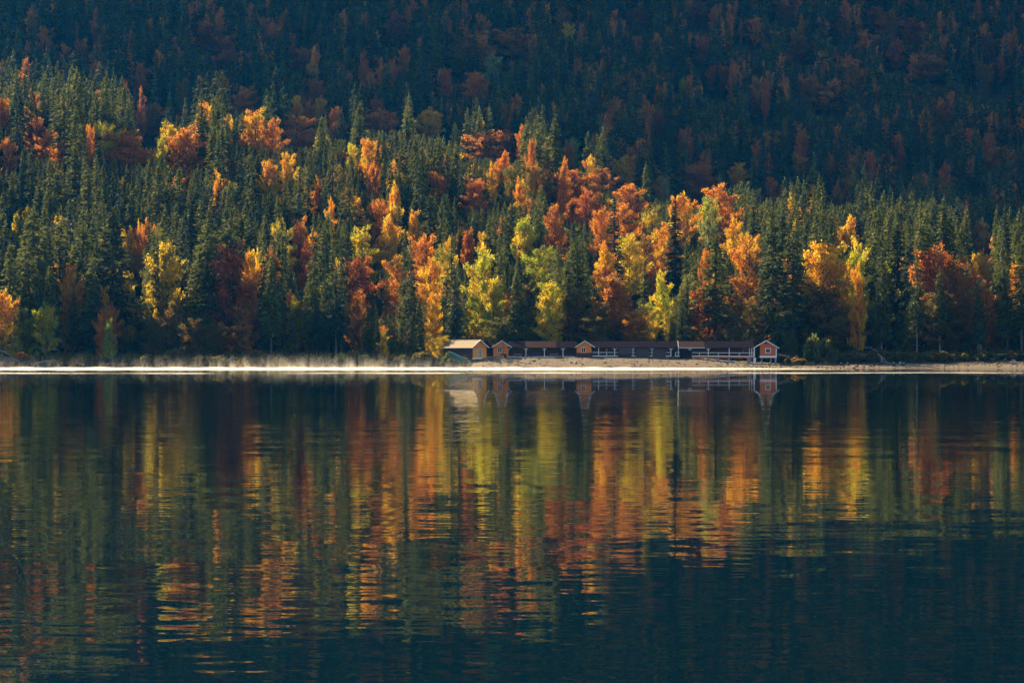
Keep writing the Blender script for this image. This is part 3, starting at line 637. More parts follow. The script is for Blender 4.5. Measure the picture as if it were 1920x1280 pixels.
def gable_hut(h, hw, zf, ze, za, depth, walls, ov=.42, ovx=.42, lower=None, sidem=None, roofm=None, xoff=0.):
    """half width, floor, eave and apex heights; front in the plane y=0"""
    sl = (za - ze) / (hw + ovx + abs(xoff)); top = lambda x: za - .10 - sl * abs(x - 0) - .02
    zs = lower[0] if lower else zf
    h.part('front_boards', board_panel(-hw + xoff, hw + xoff, lambda x: zs, top, 0, .09), walls)
    if lower: h.part('lower_boards', board_panel(-hw + xoff, hw + xoff, lambda x: zf, lambda x: zs - .02, -.01, .09), lower[1])
    sm_ = sidem or walls
    for s_ in (-1, 1):
        x = s_ * hw + xoff; h.part('side_wall', MB().box(min(x, x - s_*.1), max(x, x - s_*.1), .092, depth, zf, top(x) - .03), sm_)
    h.part('back_wall', MB().prism([(-hw+xoff, zf), (hw+xoff, zf), (hw+xoff, top(hw)), (0, za-.15), (-hw+xoff, top(-hw))], depth + .002, depth + .1), sm_)
    hx_ = hw + ovx + abs(xoff)
    for s_ in (-1, 1):
        pts = [(0, za), (s_*hx_, ze), (s_*hx_, ze-.09), (0, za-.09)]
        if s_ > 0: pts = pts[::-1]
        h.part('roof_slope', MB().prism(pts, -ov, depth + .3), roofm or M['roof_dark'])
        pts = [(0, za+.07), (s_*(hx_+.05), ze+.05), (s_*(hx_+.05), ze-.17), (0, za-.17)]
        if s_ > 0: pts = pts[::-1]
        h.part('barge_board', MB().prism(pts, -ov-.05, -ov-.004), M['white'])
# first hut: turned, its long side to the lake, on posts at the water
h1 = House('boathouse', (X_(899.5, 808), 808, 0), R(32), 'orange gabled hut with long dark side and tan roof on posts at the water', 'boathouse')
k1 = 808 / F
hw1, zf1, ze1, za1 = 2.13, CAMH + (HZ-671) * k1, CAMH + (HZ-651.5) * k1, CAMH + (HZ-637) * k1
def z1(py): return CAMH + (HZ - py) * k1
sl1 = (za1 - ze1) / (hw1 + .5); top1 = lambda x: za1 - .12 - sl1 * abs(x)
h1.part('gable_boards', board_panel(-hw1, hw1, lambda x: z1(652.6), top1, 0, .09), M['orange'])
h1.part('front_boards', board_panel(-hw1, hw1, lambda x: zf1, lambda x: z1(652.9), -.02, .09), M['yellow'])  # lighter boards paint the light that reaches below the eave shade
L1 = 15.5
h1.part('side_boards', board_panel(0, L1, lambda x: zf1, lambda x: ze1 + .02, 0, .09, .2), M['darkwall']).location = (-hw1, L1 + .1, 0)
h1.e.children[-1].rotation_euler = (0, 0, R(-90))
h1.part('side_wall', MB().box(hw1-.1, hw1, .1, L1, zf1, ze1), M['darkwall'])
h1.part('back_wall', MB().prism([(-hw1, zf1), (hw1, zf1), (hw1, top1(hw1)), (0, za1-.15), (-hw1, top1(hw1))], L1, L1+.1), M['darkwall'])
for s_ in (-1, 1):
    for j in range(3):
        pts = [(0, za1), (s_*(hw1+.5), ze1), (s_*(hw1+.5), ze1-.08), (0, za1-.08)]
        if s_ > 0: pts = pts[::-1]
        h1.part('roof_panel', MB().prism(pts, -.45 + j*(L1+.9)/3, -.45 + (j+1)*(L1+.9)/3 - .03), M['roof_tan'])
    pts = [(0, za1+.09), (s_*(hw1+.58), ze1+.06), (s_*(hw1+.58), ze1-.2), (0, za1-.2)]
    if s_ > 0: pts = pts[::-1]
    h1.part('barge_board', MB().prism(pts, -.52, -.455), M['white'])
h1.part('ridge_cap', MB().box(-.12, .12, -.45, L1+.5, za1+.002, za1+.09), M['white'])
h1.part('gutter', MB().box(-hw1-.62, -hw1-.5, -.45, L1+.5, ze1-.12, ze1-.01), M['white'])
window(h1, -.55, .55, z1(668), z1(654), -.02, 2, 3)
h1.part('sill_beam', MB().box(-hw1-.1, hw1+.3, -.12, .2, zf1-.28, zf1-.003), M['white'])
for (x, y, r_) in ((-1.9, .2, .14), (1.7, .2, .2), (-1.9, 5, .14), (1.7, 5, .14), (-1.9, 10, .14), (.6, .3, .08)):
    h1.part('post', MB().box(x-r_, x+r_, y-r_, y+r_, -1.2, zf1-.285), M['stone'] if r_ > .15 else M['darkwood'])
h1.part('brace', MB().beam((-1.9, .05, zf1-.4), (-.3, .05, .2), .12), M['darkwood'])
dk = House('jetty', (X_(905, 809.5), 809.5, 0), 0, 'narrow dark deck on posts between the two leftmost huts', 'jetty')
for i in range(9):
    dk.part('plank', MB().box(-1.2 + i*.62, -.62 + i*.62, 0, 3.2, Z_(672)-.02, Z_(672)+.06), M['darkwood'])
for px in (896, 903, 912, 928): dk.part('post', MB().box((px-905)/S-.11, (px-905)/S+.11, .4, .65, -.8, Z_(672)-.025), M['stone' if px == 912 else 'darkwood'])
dk.part('post', MB().box((917-905)/S-.3, (917-905)/S+.2, .3, .9, Z_(689), Z_(685)), M['stone'])
# green canvas ramp down to the water
rp = House('ramp', (X_(858, 806), 806, 0), 0, 'sloping gangway with green canvas railing beside the long dark wall', 'gangway')
def rq(px, py): return ((px-858)*806/F, 0, CAMH+(HZ-py)*806/F)
pts = [(842, 659.5), (852, 663), (864, 669), (876, 672.5)]; low = [(842, 670), (852, 674.5), (864, 680), (876, 683)]
for i in range(3):
    a, b = rq(*pts[i]), rq(*pts[i+1]); c, d = rq(*low[i+1]), rq(*low[i])
    rp.part('canvas', MB().prism([(d[0], d[2]), (c[0], c[2]), (b[0], b[2]), (a[0], a[2])], -.03, .03), M['green_net'])
    rp.part('top_rail', MB().beam(Vector(a)+Vector((0,-.02,.06)), Vector(b)+Vector((0,-.02,.06)), .09), M['white'])
    rp.part('lower_rail', MB().beam(Vector(d)-Vector((0,.02,.07)), Vector(c)-Vector((0,.02,.07)), .14), M['driftwood'])
for p, q in zip(pts, low): a, b = rq(*p), rq(*q); rp.part('rail_post', MB().box(a[0]-.05, a[0]+.05, .035, .12, b[2]-.5, a[2]+.12), M['driftwood'])
rp.part('walkway', MB().add([rq(842, 671), rq(877, 684), (rq(877, 684)[0], 1.6, rq(877, 684)[2]), (rq(842, 671)[0], 1.6, rq(842, 671)[2])], [(0,1,2,3),(3,2,1,0)]), M['darkwood'])
rp.part('foot_block', MB().box((878-858)*.144, (882.5-858)*.144, -.2, .5, -.3, Z_(675)), M['stone'])
# second, third and fourth hut
h2 = House('bathing_hut', (X_(940.8), YH, 0), 0, 'small orange gabled hut, second from the left, white window and a dark pole before it', 'hut')
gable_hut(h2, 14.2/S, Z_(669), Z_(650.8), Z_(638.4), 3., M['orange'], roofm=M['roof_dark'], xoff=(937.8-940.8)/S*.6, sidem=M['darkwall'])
window(h2, (933.5-940.8)/S, (941-940.8)/S, Z_(660.2), Z_(652), -.03, 2, 1)
h2.part('threshold', MB().box(-2.2, 1.9, -.15, .0, Z_(670.4), Z_(669)-.003), M['driftwood'])
pl = House('flag_pole', (X_(943.5, 811.3), 811.3, Z_(670)), 0, 'thin dark pole standing before the second hut with a small cross arm', 'pole')
pl.part('mast', MB().tube([(0,0,-.3), (0,0,4.35)], .05), M['darkwood']); pl.part('arm', MB().beam((-.1,-.06,1.9), (.9,-.06,1.75), .08), M['darkwood'])
sb = House('storage_box', (X_(945.5, 811.), 811., Z_(671)), 0, 'dark wooden box leaning at the second hut behind a pale boulder', 'box')
sb.part('box_body', MB().box(-.9, .55, 0, .6, -.1, 1.05), M['darkwood']); sb.part('lid', MB().box(-.95, .6, -.05, .65, 1.052, 1.13), M['darkwood'])
def rock(px, py0, py1, Y, wpx, label, seed, m='stone', squash=.8):
    r = random.Random(seed); h_ = max(.25, (py1-py0)*Y/F); o = MB().lump((0, 0, h_*.35), (wpx*Y/F/2, wpx*Y/F/2*squash, h_*.68), r, 9, 6, .16).build('boulder', M[m], smooth=False)
    o.location = (X_(px, Y), Y, tz(X_(px, Y), Y) if py1 is None else Z_(py1, Y)); return tag(o, label, 'boulder', 'boulders on the shore')
rock(942.5, 665.5, 675, 810.3, 5.5, 'upright pale boulder in front of the second hut', 4)
h3 = House('bathing_hut', (X_(1096.6), YH - .15, 0), 0, 'small orange hut with dark plinth at the middle of the row', 'hut')
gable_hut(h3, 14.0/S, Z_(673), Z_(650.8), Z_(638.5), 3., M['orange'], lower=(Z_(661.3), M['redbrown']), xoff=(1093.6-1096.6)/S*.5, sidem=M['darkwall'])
window(h3, (1090.5-1096.6)/S, (1097.5-1096.6)/S, Z_(660.2), Z_(651.5), -.03, 2, 1)
h4 = House('bathing_hut', (X_(1436.3), YH - .3, 0), 0, 'red hut with square white window on piles at the right end of the row', 'hut')
sl4 = (Z_(638)-Z_(652.3))/(23.9/S)
top4 = lambda x: Z_(638)-.13 - sl4*abs(x)
h4.part('front_boards', board_panel((1424.8-1436.3)/S, (1455.6-1436.3)/S, lambda x: Z_(667), top4, 0, .09), M['red'])
h4.part('side_wall', MB().box((1455-1436.3)/S, (1455.6-1436.3)/S, .092, 4, Z_(667), Z_(651)), M['red'])
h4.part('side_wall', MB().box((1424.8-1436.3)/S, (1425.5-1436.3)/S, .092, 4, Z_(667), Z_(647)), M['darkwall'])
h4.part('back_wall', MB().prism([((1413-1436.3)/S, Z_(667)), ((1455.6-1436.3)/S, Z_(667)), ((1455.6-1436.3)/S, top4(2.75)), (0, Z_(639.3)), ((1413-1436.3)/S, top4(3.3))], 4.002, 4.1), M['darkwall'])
for s_ in (-1, 1):
    pts = [(0, Z_(638)), (s_*23.9/S, Z_(652.3)), (s_*23.9/S, Z_(652.9)), (0, Z_(638.6))]; pts2 = [(0, Z_(637.5)), (s_*24.4/S, Z_(652.0)), (s_*24.4/S, Z_(653.8)), (0, Z_(639.3))]
    if s_ > 0: pts = pts[::-1]; pts2 = pts2[::-1]
    h4.part('roof_slope', MB().prism(pts, -.5, 4.4), M['roof_dark']); h4.part('barge_board', MB().prism(pts2, -.56, -.505), M['white'])
window(h4, (1435.6-1436.3)/S, (1443.8-1436.3)/S, Z_(660.8), Z_(653.8), -.03, 1, 1, .16)
h4.part('sill_beam', MB().box((1424.3-1436.3)/S, (1456.2-1436.3)/S, -.1, .25, Z_(670.4), Z_(667)-.004), M['white'])
h4.part('corner_post', MB().box((1454.4-1436.3)/S, (1456.2-1436.3)/S, -.06, -.017, Z_(667), Z_(652.5)), M['white'])
h4.part('corner_post', MB().box((1413.2-1436.3)/S, (1415-1436.3)/S, -.06, .16, Z_(669), Z_(653.2)), M['white'])
h4.part('floor', MB().box((1412-1436.3)/S, (1424.2-1436.3)/S, 0, 4, Z_(669.4), Z_(668.2)), M['redbrown'])
h4.part('ornament', MB().lump((-.15, -.06, Z_(643.5)), (.42, .06, .28), random.Random(2), 7, 4, .1), M['darkwood'])
for px, y, w_ in ((1414.8, .2, .32), (1447, 2.6, .22), (1453.9, .1, .26), (1430, 3, .2)):
    h4.part('pile', MB().box((px-1436.3)/S-w_, (px-1436.3)/S+w_, y-w_, y+w_, Z_(686), Z_(670.4)-.003), M['stone' if px != 1414.8 else 'white'])
# arcade with benches between second and third hut
def arcade(name, label, cat, pa, pb, posts, secs, front_y, floor_py, y_eave=651.3, y_ridge=639.6, wall='darkwall'):
    h = House(name, (X_((pa+pb)/2, front_y), front_y, 0), 0, label, cat); c = (pa + pb) / 2; k = front_y / F
    lx = lambda px: (px - c) * k; lz = lambda py, d=0: CAMH + (HZ - py) * (front_y + d) / F
    h.part('back_wall', board_panel(lx(pa), lx(pb), lambda x: lz(floor_py + 1.5), lambda x: lz(y_eave-2), 2.6, 2.72, .22), M[wall])
    for a, b, m in secs:
        ze, zr = lz(y_eave), lz(y_ridge, 3.4)
        h.part('roof_panel', MB().add([(lx(a), -.5, ze), (lx(b)-.04, -.5, ze), (lx(b)-.04, 3.4, zr), (lx(a), 3.4, zr), (lx(a), -.5, ze-.1), (lx(b)-.04, -.5, ze-.1), (lx(b)-.04, 3.4, zr-.1), (lx(a), 3.4, zr-.1)],
               [(0,1,2,3),(7,6,5,4),(0,4,5,1),(1,5,6,2),(2,6,7,3),(3,7,4,0)]), M[m])
        h.part('rear_roof_panel', MB().add([(lx(a), 3.41, zr), (lx(b)-.04, 3.41, zr), (lx(b)-.04, 6.2, zr-1.2), (lx(a), 6.2, zr-1.2)], [(0,1,2,3),(3,2,1,0)]), M[m])
    for px, kind in posts:
        zt = lz(y_eave) - .13; mb = MB().box(lx(px)-.085, lx(px)+.085, -.17, .0, lz(floor_py), zt)
        if kind:
            for s_ in (-1, 1): mb.beam((lx(px)+s_*.04, -.085, zt-.62), (lx(px)+s_*.62, -.085, zt-.06), .10)
        h.part('post', mb, M['white'])
    h.part('eave_board', MB().box(lx(pa), lx(pb), -.56, -.505, lz(y_eave)-.14, lz(y_eave)-.03), M['roof_brown'])
    return h, lx, lz
ha, lx, lz = arcade('arcade', 'long open arcade with benches, white braced posts and dark roof', 'arcade', 903, 1083,
    [(986.2, 1), (1020.8, 1), (1055.6, 1)], [(903, 922, 'roof_dark'), (952, 985, 'roof_dark'), (985, 1043, 'roof_brown'), (1043, 1083, 'roof_dark')], YH + .4, 668)
for b in [c for c in ha.e.children if c.name.startswith('roof_panel')][2:3]: b['label'] = 'browner weathered roof section'
ha.part('sill_plank', MB().box(lx(952), lx(1080), -.3, -.17, lz(669.4), lz(668.1)), M['white'])
ha.part('floor', MB().box(lx(905), lx(1083), -.16, 2.6, lz(669), lz(668.3)), M['redbrown'])
ha.part('corner_brace', MB().beam((lx(952.5), -.1, lz(657)), (lx(957), -.1, lz(652.5)), .1), M['white'])
for i, (a, b, m, lab) in enumerate(((963, 978.5, 'darkwood', 'brown slatted bench in the first bay of the arcade'), (997.5, 1013.5, 'navy', 'dark blue bench in the second bay of the arcade'), (1031, 1046.5, 'darkwood', 'brown bench with light ends in the third bay of the arcade'))):
    bh = House('bench', (X_((a+b)/2, 814.2), 814.2, Z_(668.2)+.002), 0, lab, 'bench', 'benches in the arcade'); w_ = (b-a)/S/2
    for j in range(2): bh.part('seat_slat', MB().box(-w_, w_, -.25+j*.24, -.05+j*.24, .42, .48), M['driftwood'] if m == 'darkwood' else M[m])
    for j in range(2): bh.part('back_slat', MB().box(-w_, w_, .26, .31, .62+j*.24, .80+j*.24), M['driftwood'] if m == 'darkwood' and j == 0 else M['bluecloth' if m == 'navy' else 'roof_brown'])
    for s_ in (-1, 1): bh.part('end_frame', MB().box(s_*w_*.82-.05, s_*w_*.82+.05, -.25, .25, 0, .418).box(s_*w_*.82-.05, s_*w_*.82+.05, .312, .38, .3, 1.1), M['driftwood' if m == 'darkwood' else 'navy'])
# veranda between third and fourth hut
hb, lx, lz = arcade('veranda', 'long raised veranda with white railing and dark roof beside the red hut', 'veranda', 1108, 1414,
    [(1122.3, 0), (1152.5, 1), (1187, 1), (1222.3, 1), (1258, 1), (1271.8, 0), (1293.5, 1), (1327.9, 1), (1367.2, 0), (1405, 0), (1409.5, 0)],
    [(1108, 1150, 'roof_dark'), (1150, 1200, 'roof_dark'), (1200, 1271.5, 'roof_dark'), (1271.5, 1321.6, 'roof_brown'), (1321.6, 1370, 'roof_dark'), (1370, 1414, 'roof_dark')], YH + .2, 668, wall='redbrown')
hb.part('roof_edge_trim', MB().box(lx(1271.5), lx(1321.5), -.64, -.562, lz(651.3)-.16, lz(651.3)-.02), M['white'])
hb.part('roof_end_trim', MB().beam((lx(1272), -.5, lz(651.3)+.06), (lx(1272), 3.4, lz(639.6, 3.4)+.06), .1), M['white'])
for a, b in ((1111, 1159), (1184, 1192), (1217.5, 1224), (1248.5, 1258), (1266, 1275), (1297, 1414)):
    dy = lambda px: np.interp(px, [1290, 1414], [0, 1.6])
    hb.part('top_rail', MB().beam((lx(a), -.25, lz(660.6+.3*(a > 1290))), (lx(b), -.25, lz(660.6+(b > 1290)*.9)), .09, .12), M['white'])
    hb.part('lower_rail', MB().beam((lx(a), -.24, lz(667.2)), (lx(b), -.24, lz(667.2+(b > 1290)*.8)), .10, .20), M['white'])
for px in (1137.4, 1266.3, 1311.2, 1347, 1386, 1413): hb.part('rail_post', MB().box(lx(px)-.07, lx(px)+.07, -.2, -.06, lz(668), lz(660.8)), M['white'])
hb.part('deck', MB().box(lx(1108), lx(1414), -.18, 2.6, lz(669.2), lz(668.2)), M['redbrown'])
hb.part('fascia', MB().box(lx(1297), lx(1414), -.26, -.185, lz(671), lz(668.6)), M['red'])
for px in (1187.5, 1221.5, 1257, 1271.5, 1327.8, 1346.2, 1366.4, 1403, 1407):
    w_ = .30 if 1320 < px < 1400 else .2; bt = 675 if px < 1290 else 683
    hb.part('pile', MB().prism([(lx(px)-w_*1.15, lz(bt)), (lx(px)+w_*1.15, lz(bt)), (lx(px)+w_, lz(671.2)), (lx(px)-w_, lz(671.2))], -.2, .3), M['stone'])
hb.part('door', MB().box(lx(1259.5), lx(1265.5), 2.52, 2.595, lz(668), lz(653.5)), M['darkwood'])
hb.part('window', MB().box(lx(1393), lx(1399), 2.5, 2.595, lz(661), lz(653.5)), M['glass'])
hb.part('window', MB().box(lx(1400.5), lx(1403), 2.5, 2.595, lz(661), lz(653.5)), M['glass'])
sg = MB().box(-.25, .25, -.04, .04, -.28, .28).build('wall_lamp', M['lamp']); sg.location = (X_(1137.3, 814.6), 814.6, Z_(655.8)); tag(sg, 'small amber square lamp on the dark veranda wall', 'lantern')  # lamp shown by amber colour alone, gives no light
for i, (a, b, t_, bt, lab) in enumerate(((1159.6, 1184, 652.6, 673.4, 'leftmost grey board screen, browner in its lower half'), (1192.8, 1217.4, 654, 675, 'middle one of the three neighbouring grey board screens'), (1224, 1248.6, 654.5, 675.6, 'grey board screen just left of the dark veranda door'), (1274.8, 1296.8, 656.5, 677, 'darker board screen under the brown roof section'))):
    Ys = 811.35; sc_ = House('board_screen', (X_((a+b)/2, Ys), Ys, Z_(bt, Ys)), 0, lab, 'screen', 'weathered board screens before the veranda')
    wq = (b-a)*Ys/F; hq = (bt-t_)*Ys/F; n = 9; rr = random.Random(i)
    for j in range(n):
        x0 = -wq/2 + j*wq/n
        mm = M['greyboard'] if i < 3 else M['roof_dark']
        if i == 0:
            sc_.part('board', MB().box(x0+.008, x0+wq/n-.008, -.03-rr.uniform(0, .02), .02, hq*.48, hq+rr.uniform(-.05, .03)), M['greyboard'])
            sc_.part('lower_board', MB().box(x0+.008, x0+wq/n-.008, -.03-rr.uniform(0, .02), .02, rr.uniform(-.1, 0), hq*.48-.02), M['roof_brown'])
        else: sc_.part('board', MB().box(x0+.008, x0+wq/n-.008, -.03-rr.uniform(0, .02), .02, rr.uniform(-.12, 0), hq+rr.uniform(-.05, .03)), mm)
    sc_.part('cross_bar', MB().box(-wq/2, wq/2, .022, .08, hq*.2, hq*.27).box(-wq/2, wq/2, .022, .08, hq*.78, hq*.85), M['darkwood'])
# boats
def hull(name, pxa, pxb, py0, py1, Y, m, label, m2=None, rz=0):
    L_ = (pxb-pxa)*Y/F; H_ = (py1-py0)*Y/F; e = House(name, (X_((pxa+pxb)/2, Y), Y, Z_(py1, Y)), rz, label, 'boat'); n = 12; vs_ = []; fs = []
    for i in range(n+1):
        u = i/n*2-1; wq = .45*math.sqrt(max(.0, 1-abs(u)**2.4))+.02; sh = H_*(.75+.25*u*u)
        for (a, b) in ((-1, 1), (-.75, .35), (0, .02), (.75, .35), (1, 1)): vs_.append((u*L_/2*(1 if b > .5 else .93), a*wq, sh*b))
    fs = [(i*5+k, (i+1)*5+k, (i+1)*5+k+1, i*5+k+1) for i in range(n) for k in range(4)] + [(i*5+k+1, (i+1)*5+k+1, (i+1)*5+k, i*5+k) for i in range(n) for k in range(4)]
    e.part('hull', MB().add(vs_, fs), m)
    rim = MB()
    for k in (0, 4): rim.tube([vs_[i*5+k] for i in range(n+1)], .045, 5)
    e.part('gunwale', rim, m2 or m)
    if m2:
        for s_ in (-.3, .28): e.part('seat', MB().box(s_*L_-.35, s_*L_+.35, -.36, .36, H_*.62, H_*1.15), M['boat_blue'])
    return e
hull('rowing_boat', 1133, 1152.6, 669.6, 674, 810, M['boat_green'], 'little green boat with blue seats on the sand under the veranda railing', M['yellowp'])
hull('kayak', 1307, 1324.5, 674.5, 677, 811.2, M['boat_white'], 'slim white hull lying under the deck, left of the piles')
hull('kayak', 1338, 1357, 675.6, 679.2, 810.6, M['boat_white'], 'white hull between two stone piles under the deck')
hull('kayak', 1354, 1378, 675.8, 679.8, 811.4, M['boat_white'], 'long white hull behind the rightmost stone pile of the deck')
o = MB().lump((0, 0, .25), (.30, .2, .3), random.Random(3), 7, 5, .1).build('canister', M['yellowp']); o.location = (X_(1299.5, 811), 811, Z_(673.5)); tag(o, 'yellow green canister beside the darker board screen', 'canister')
# things on the sand
for i, (px, m, lab) in enumerate(((980.3, 'black', 'leftmost of three small dark birds on the sand'), (988, 'darkwood', 'brown bird between two darker birds on the sand'), (995.7, 'black', 'rightmost and largest of three small birds on the sand'))):
    Yb = 811.6-.5; bh = House('bird', (X_(px, Yb), Yb, tz(X_(px, Yb), Yb)), .4*i, lab, 'bird', 'birds on the sand before the arcade')
    bd = MB().lump((0, 0, .22), (.26, .13, .13), random.Random(i), 8, 6, .05).lump((.26, 0, .36), (.09, .07, .08), random.Random(i), 6, 5, .03); bd.tube([(.15,0,.26), (.24,0,.34)], .07).tube([(-.2,0,.24), (-.45,0,.2)], [.07,.02])
    bh.part('body', bd, M[m], smooth=True); bh.part('beak', MB().tube([(.34,0,.36), (.44,0,.34)], [.025,.005], 4), M['yellowp']); bh.part('leg', MB().beam((0,.04,-.04), (0,.04,.12), .02), M['yellowp']); bh.part('leg', MB().beam((.03,-.04,-.04), (.03,-.04,.12), .02), M['yellowp'])
ht = House('upturned_boat', (X_(1048, 808.5), 808.5, tz(X_(1048, 808.5), 808.5)), .15, 'dark upturned rowing boat lying on the sand before the arcade', 'boat')
vs_ = []; n = 10
for i in range(n+1):
    u = i/n*2-1; wq = .62*math.sqrt(max(0, 1-abs(u)**2.2))+.03; h_ = .62*(1-.35*u*u)*(1 if abs(u) < 1 else .6)
    for a, b in ((-1, 0), (-.8, .6), (0, 1), (.8, .6), (1, 0)): vs_.append((u*1.35, a*wq, h_*b - .05))
ht.part('hull', MB().add(vs_, [(i*5+k, (i+1)*5+k, (i+1)*5+k+1, i*5+k+1) for i in range(n) for k in range(4)]), M['darkwood']); ht.part('keel', MB().tube([vs_[i*5+2] for i in range(n+1)], .04, 4), M['driftwood'])
pk = MB(); rr = random.Random(8)
pk.beam((-5, 0, .02), (4.6, .3, .06), .3, .22); o = pk.build('floating_log', M['driftwood']); o.location = (X_(966, 799), 799, .14); tag(o, 'long pale plank lying at the water before the arcade', 'log')
by = House('buoy', (X_(1080.5, 800), 800, max(.02, tz(X_(1080.5, 800), 800))), 0, 'small orange and white float at the waterline left of the third hut', 'buoy')
by.part('float', MB().lump((0,0,.25), (.28,.28,.28), random.Random(1), 8, 6, .02), M['redpl'], smooth=True); by.part('band', MB().tube([(-.6,0,.18), (.6,0,.18)], .12), M['white'])
def driftlog(px0, py0, px1, py1, Y, r_, label, sag=.0, m='driftwood', branches=0, seed=0):
    a, b = P(px0, py0, Y), P(px1, py1, Y + .6); rr = random.Random(seed); mid = (a+b)/2 + Vector((0, 0, sag)); q1 = (a+mid)/2 + Vector((0,0,sag*.35+rr.uniform(-.1,.1))); q2 = (b+mid)/2 + Vector((0,0,sag*.3+rr.uniform(-.1,.1)))
    o_ = a.copy(); e = House('driftwood', o_, 0, label, 'driftwood', 'driftwood and fallen trunks on the shore')
    e.part('stem', MB().tube([p - o_ for p in (a, q1, mid, q2, b)], [r_, r_*.95, r_*.85, r_*.7, r_*.35], 7), M[m])
    for i in range(branches):
        t_ = rr.uniform(.2, .9); p = a.lerp(b, t_) + Vector((0,0,sag*(1-abs(2*t_-1)))); d = Vector((rr.uniform(-.8,.8), rr.uniform(-.3,.3), rr.uniform(.2,1))) * rr.uniform(.6, 1.4)
        e.part('branch', MB().tube([p-o_, p-o_+d*.6, p-o_+d], [r_*.4, r_*.25, .02], 5), M[m])
    return e
driftlog(609, 683, 652, 672, 803, .13, 'bleached arched branch rising from the mist on the left shore', .9, branches=2, seed=1)
driftlog(60, 688, 100, 678, 802, .22, 'thick curved bleached trunk beside the boulder at the left shore', .7, branches=3, seed=2)
driftlog(143, 680, 160, 686, 803, .16, 'short pale log on the left shore, right of the curved trunk', .1, seed=3)
driftlog(200, 684, 218, 680, 803, .15, 'short bleached log between two low branches on the left shore', .25, seed=4, branches=1)
driftlog(226, 683, 241, 682, 803, .12, 'thin pale stick just right of the short bleached log', .05, seed=5)
driftlog(95, 655, 110, 656, 814, .14, 'bright fallen stem lying among the dark trunks at the left', .05, seed=6)
driftlog(0, 658, 20, 667, 806, .22, 'grey fallen trunk cut off by the left picture edge', .3, seed=7, branches=2)
driftlog(18, 670, 45, 684, 805, .18, 'grey trunk sloping down to the water at the far left', .2, seed=8, branches=3)
driftlog(425, 677, 446, 672, 804, .08, 'thin arched twig branch in the mist below the red maple', .5, seed=9, branches=2)
driftlog(820, 687, 780, 681, 804, .12, 'low grey branch near the foot of the green ramp', .1, seed=10, branches=1)
driftlog(1646, 663, 1662, 678, 812, .16, 'steep fallen trunk sloping down to the beach sitters', .1, seed=11, branches=2)
driftlog(1650, 676, 1674, 683, 809, .12, 'low pale log on the sand behind the standing beach visitor', .05, seed=12, branches=2)
driftlog(1862, 664.5, 1925, 664, 822, .16, 'long straight trunk lying level above the sand at the right edge', .05, seed=13, branches=1)
driftlog(1458, 664, 1484, 673, 814, .15, 'bleached branches lying beside the red hut', .2, seed=14, branches=4)
driftlog(1622, 652, 1648, 660, 818, .08, 'pale tangled twigs on the bank above the beach visitors', .4, seed=15, branches=7)
for i, (px, a, b, Y, wp, m, lab) in enumerate(((12, 668, 690, 803.5, 34, 'rock', 'large grey boulder at the left picture edge'), (80, 677, 690, 803, 34, 'rock', 'rounded grey boulder under the curved bleached trunk'), (48, 676, 690, 804.5, 22, 'rock', 'middle sized grey boulder between the two big ones'),
     (118, 682, 690, 803, 18, 'rock', 'low grey boulder right of the rounded one'), (166, 684, 690, 803, 20, 'rock', 'flat boulder by the short pale log'), (262, 685, 690, 803, 16, 'rock', 'small boulder in the mist left of the red maple'),
     (1606, 685.6, 688.8, 796.5, 10, 'darkwood', 'leftmost low dark stone at the waterline on the right beach'), (1619, 686, 688.8, 796.5, 7, 'darkwood', 'smallest dark stone at the waterline on the right beach'), (1632, 685, 688.8, 796.5, 10, 'darkwood', 'rightmost low dark stone at the waterline on the right beach'),
     (1862, 671, 677, 815, 12, 'rock', 'grey boulder under the long level trunk'), (1885, 672, 678, 815, 9, 'rock', 'pale boulder at the foot of the bank near the right edge'), (1900, 674, 679, 814, 10, 'stone', 'flat stone at the right end of the beach'), (1432, 682, 686, 809, 12, 'rock', 'dark stone under the red hut'),
     (1322, 684, 687.5, 806, 26, 'darkwood', 'flat dark stone on the sand below the white hulls'))):
    rock(px, a, b, Y, wp, lab, 20+i, m)

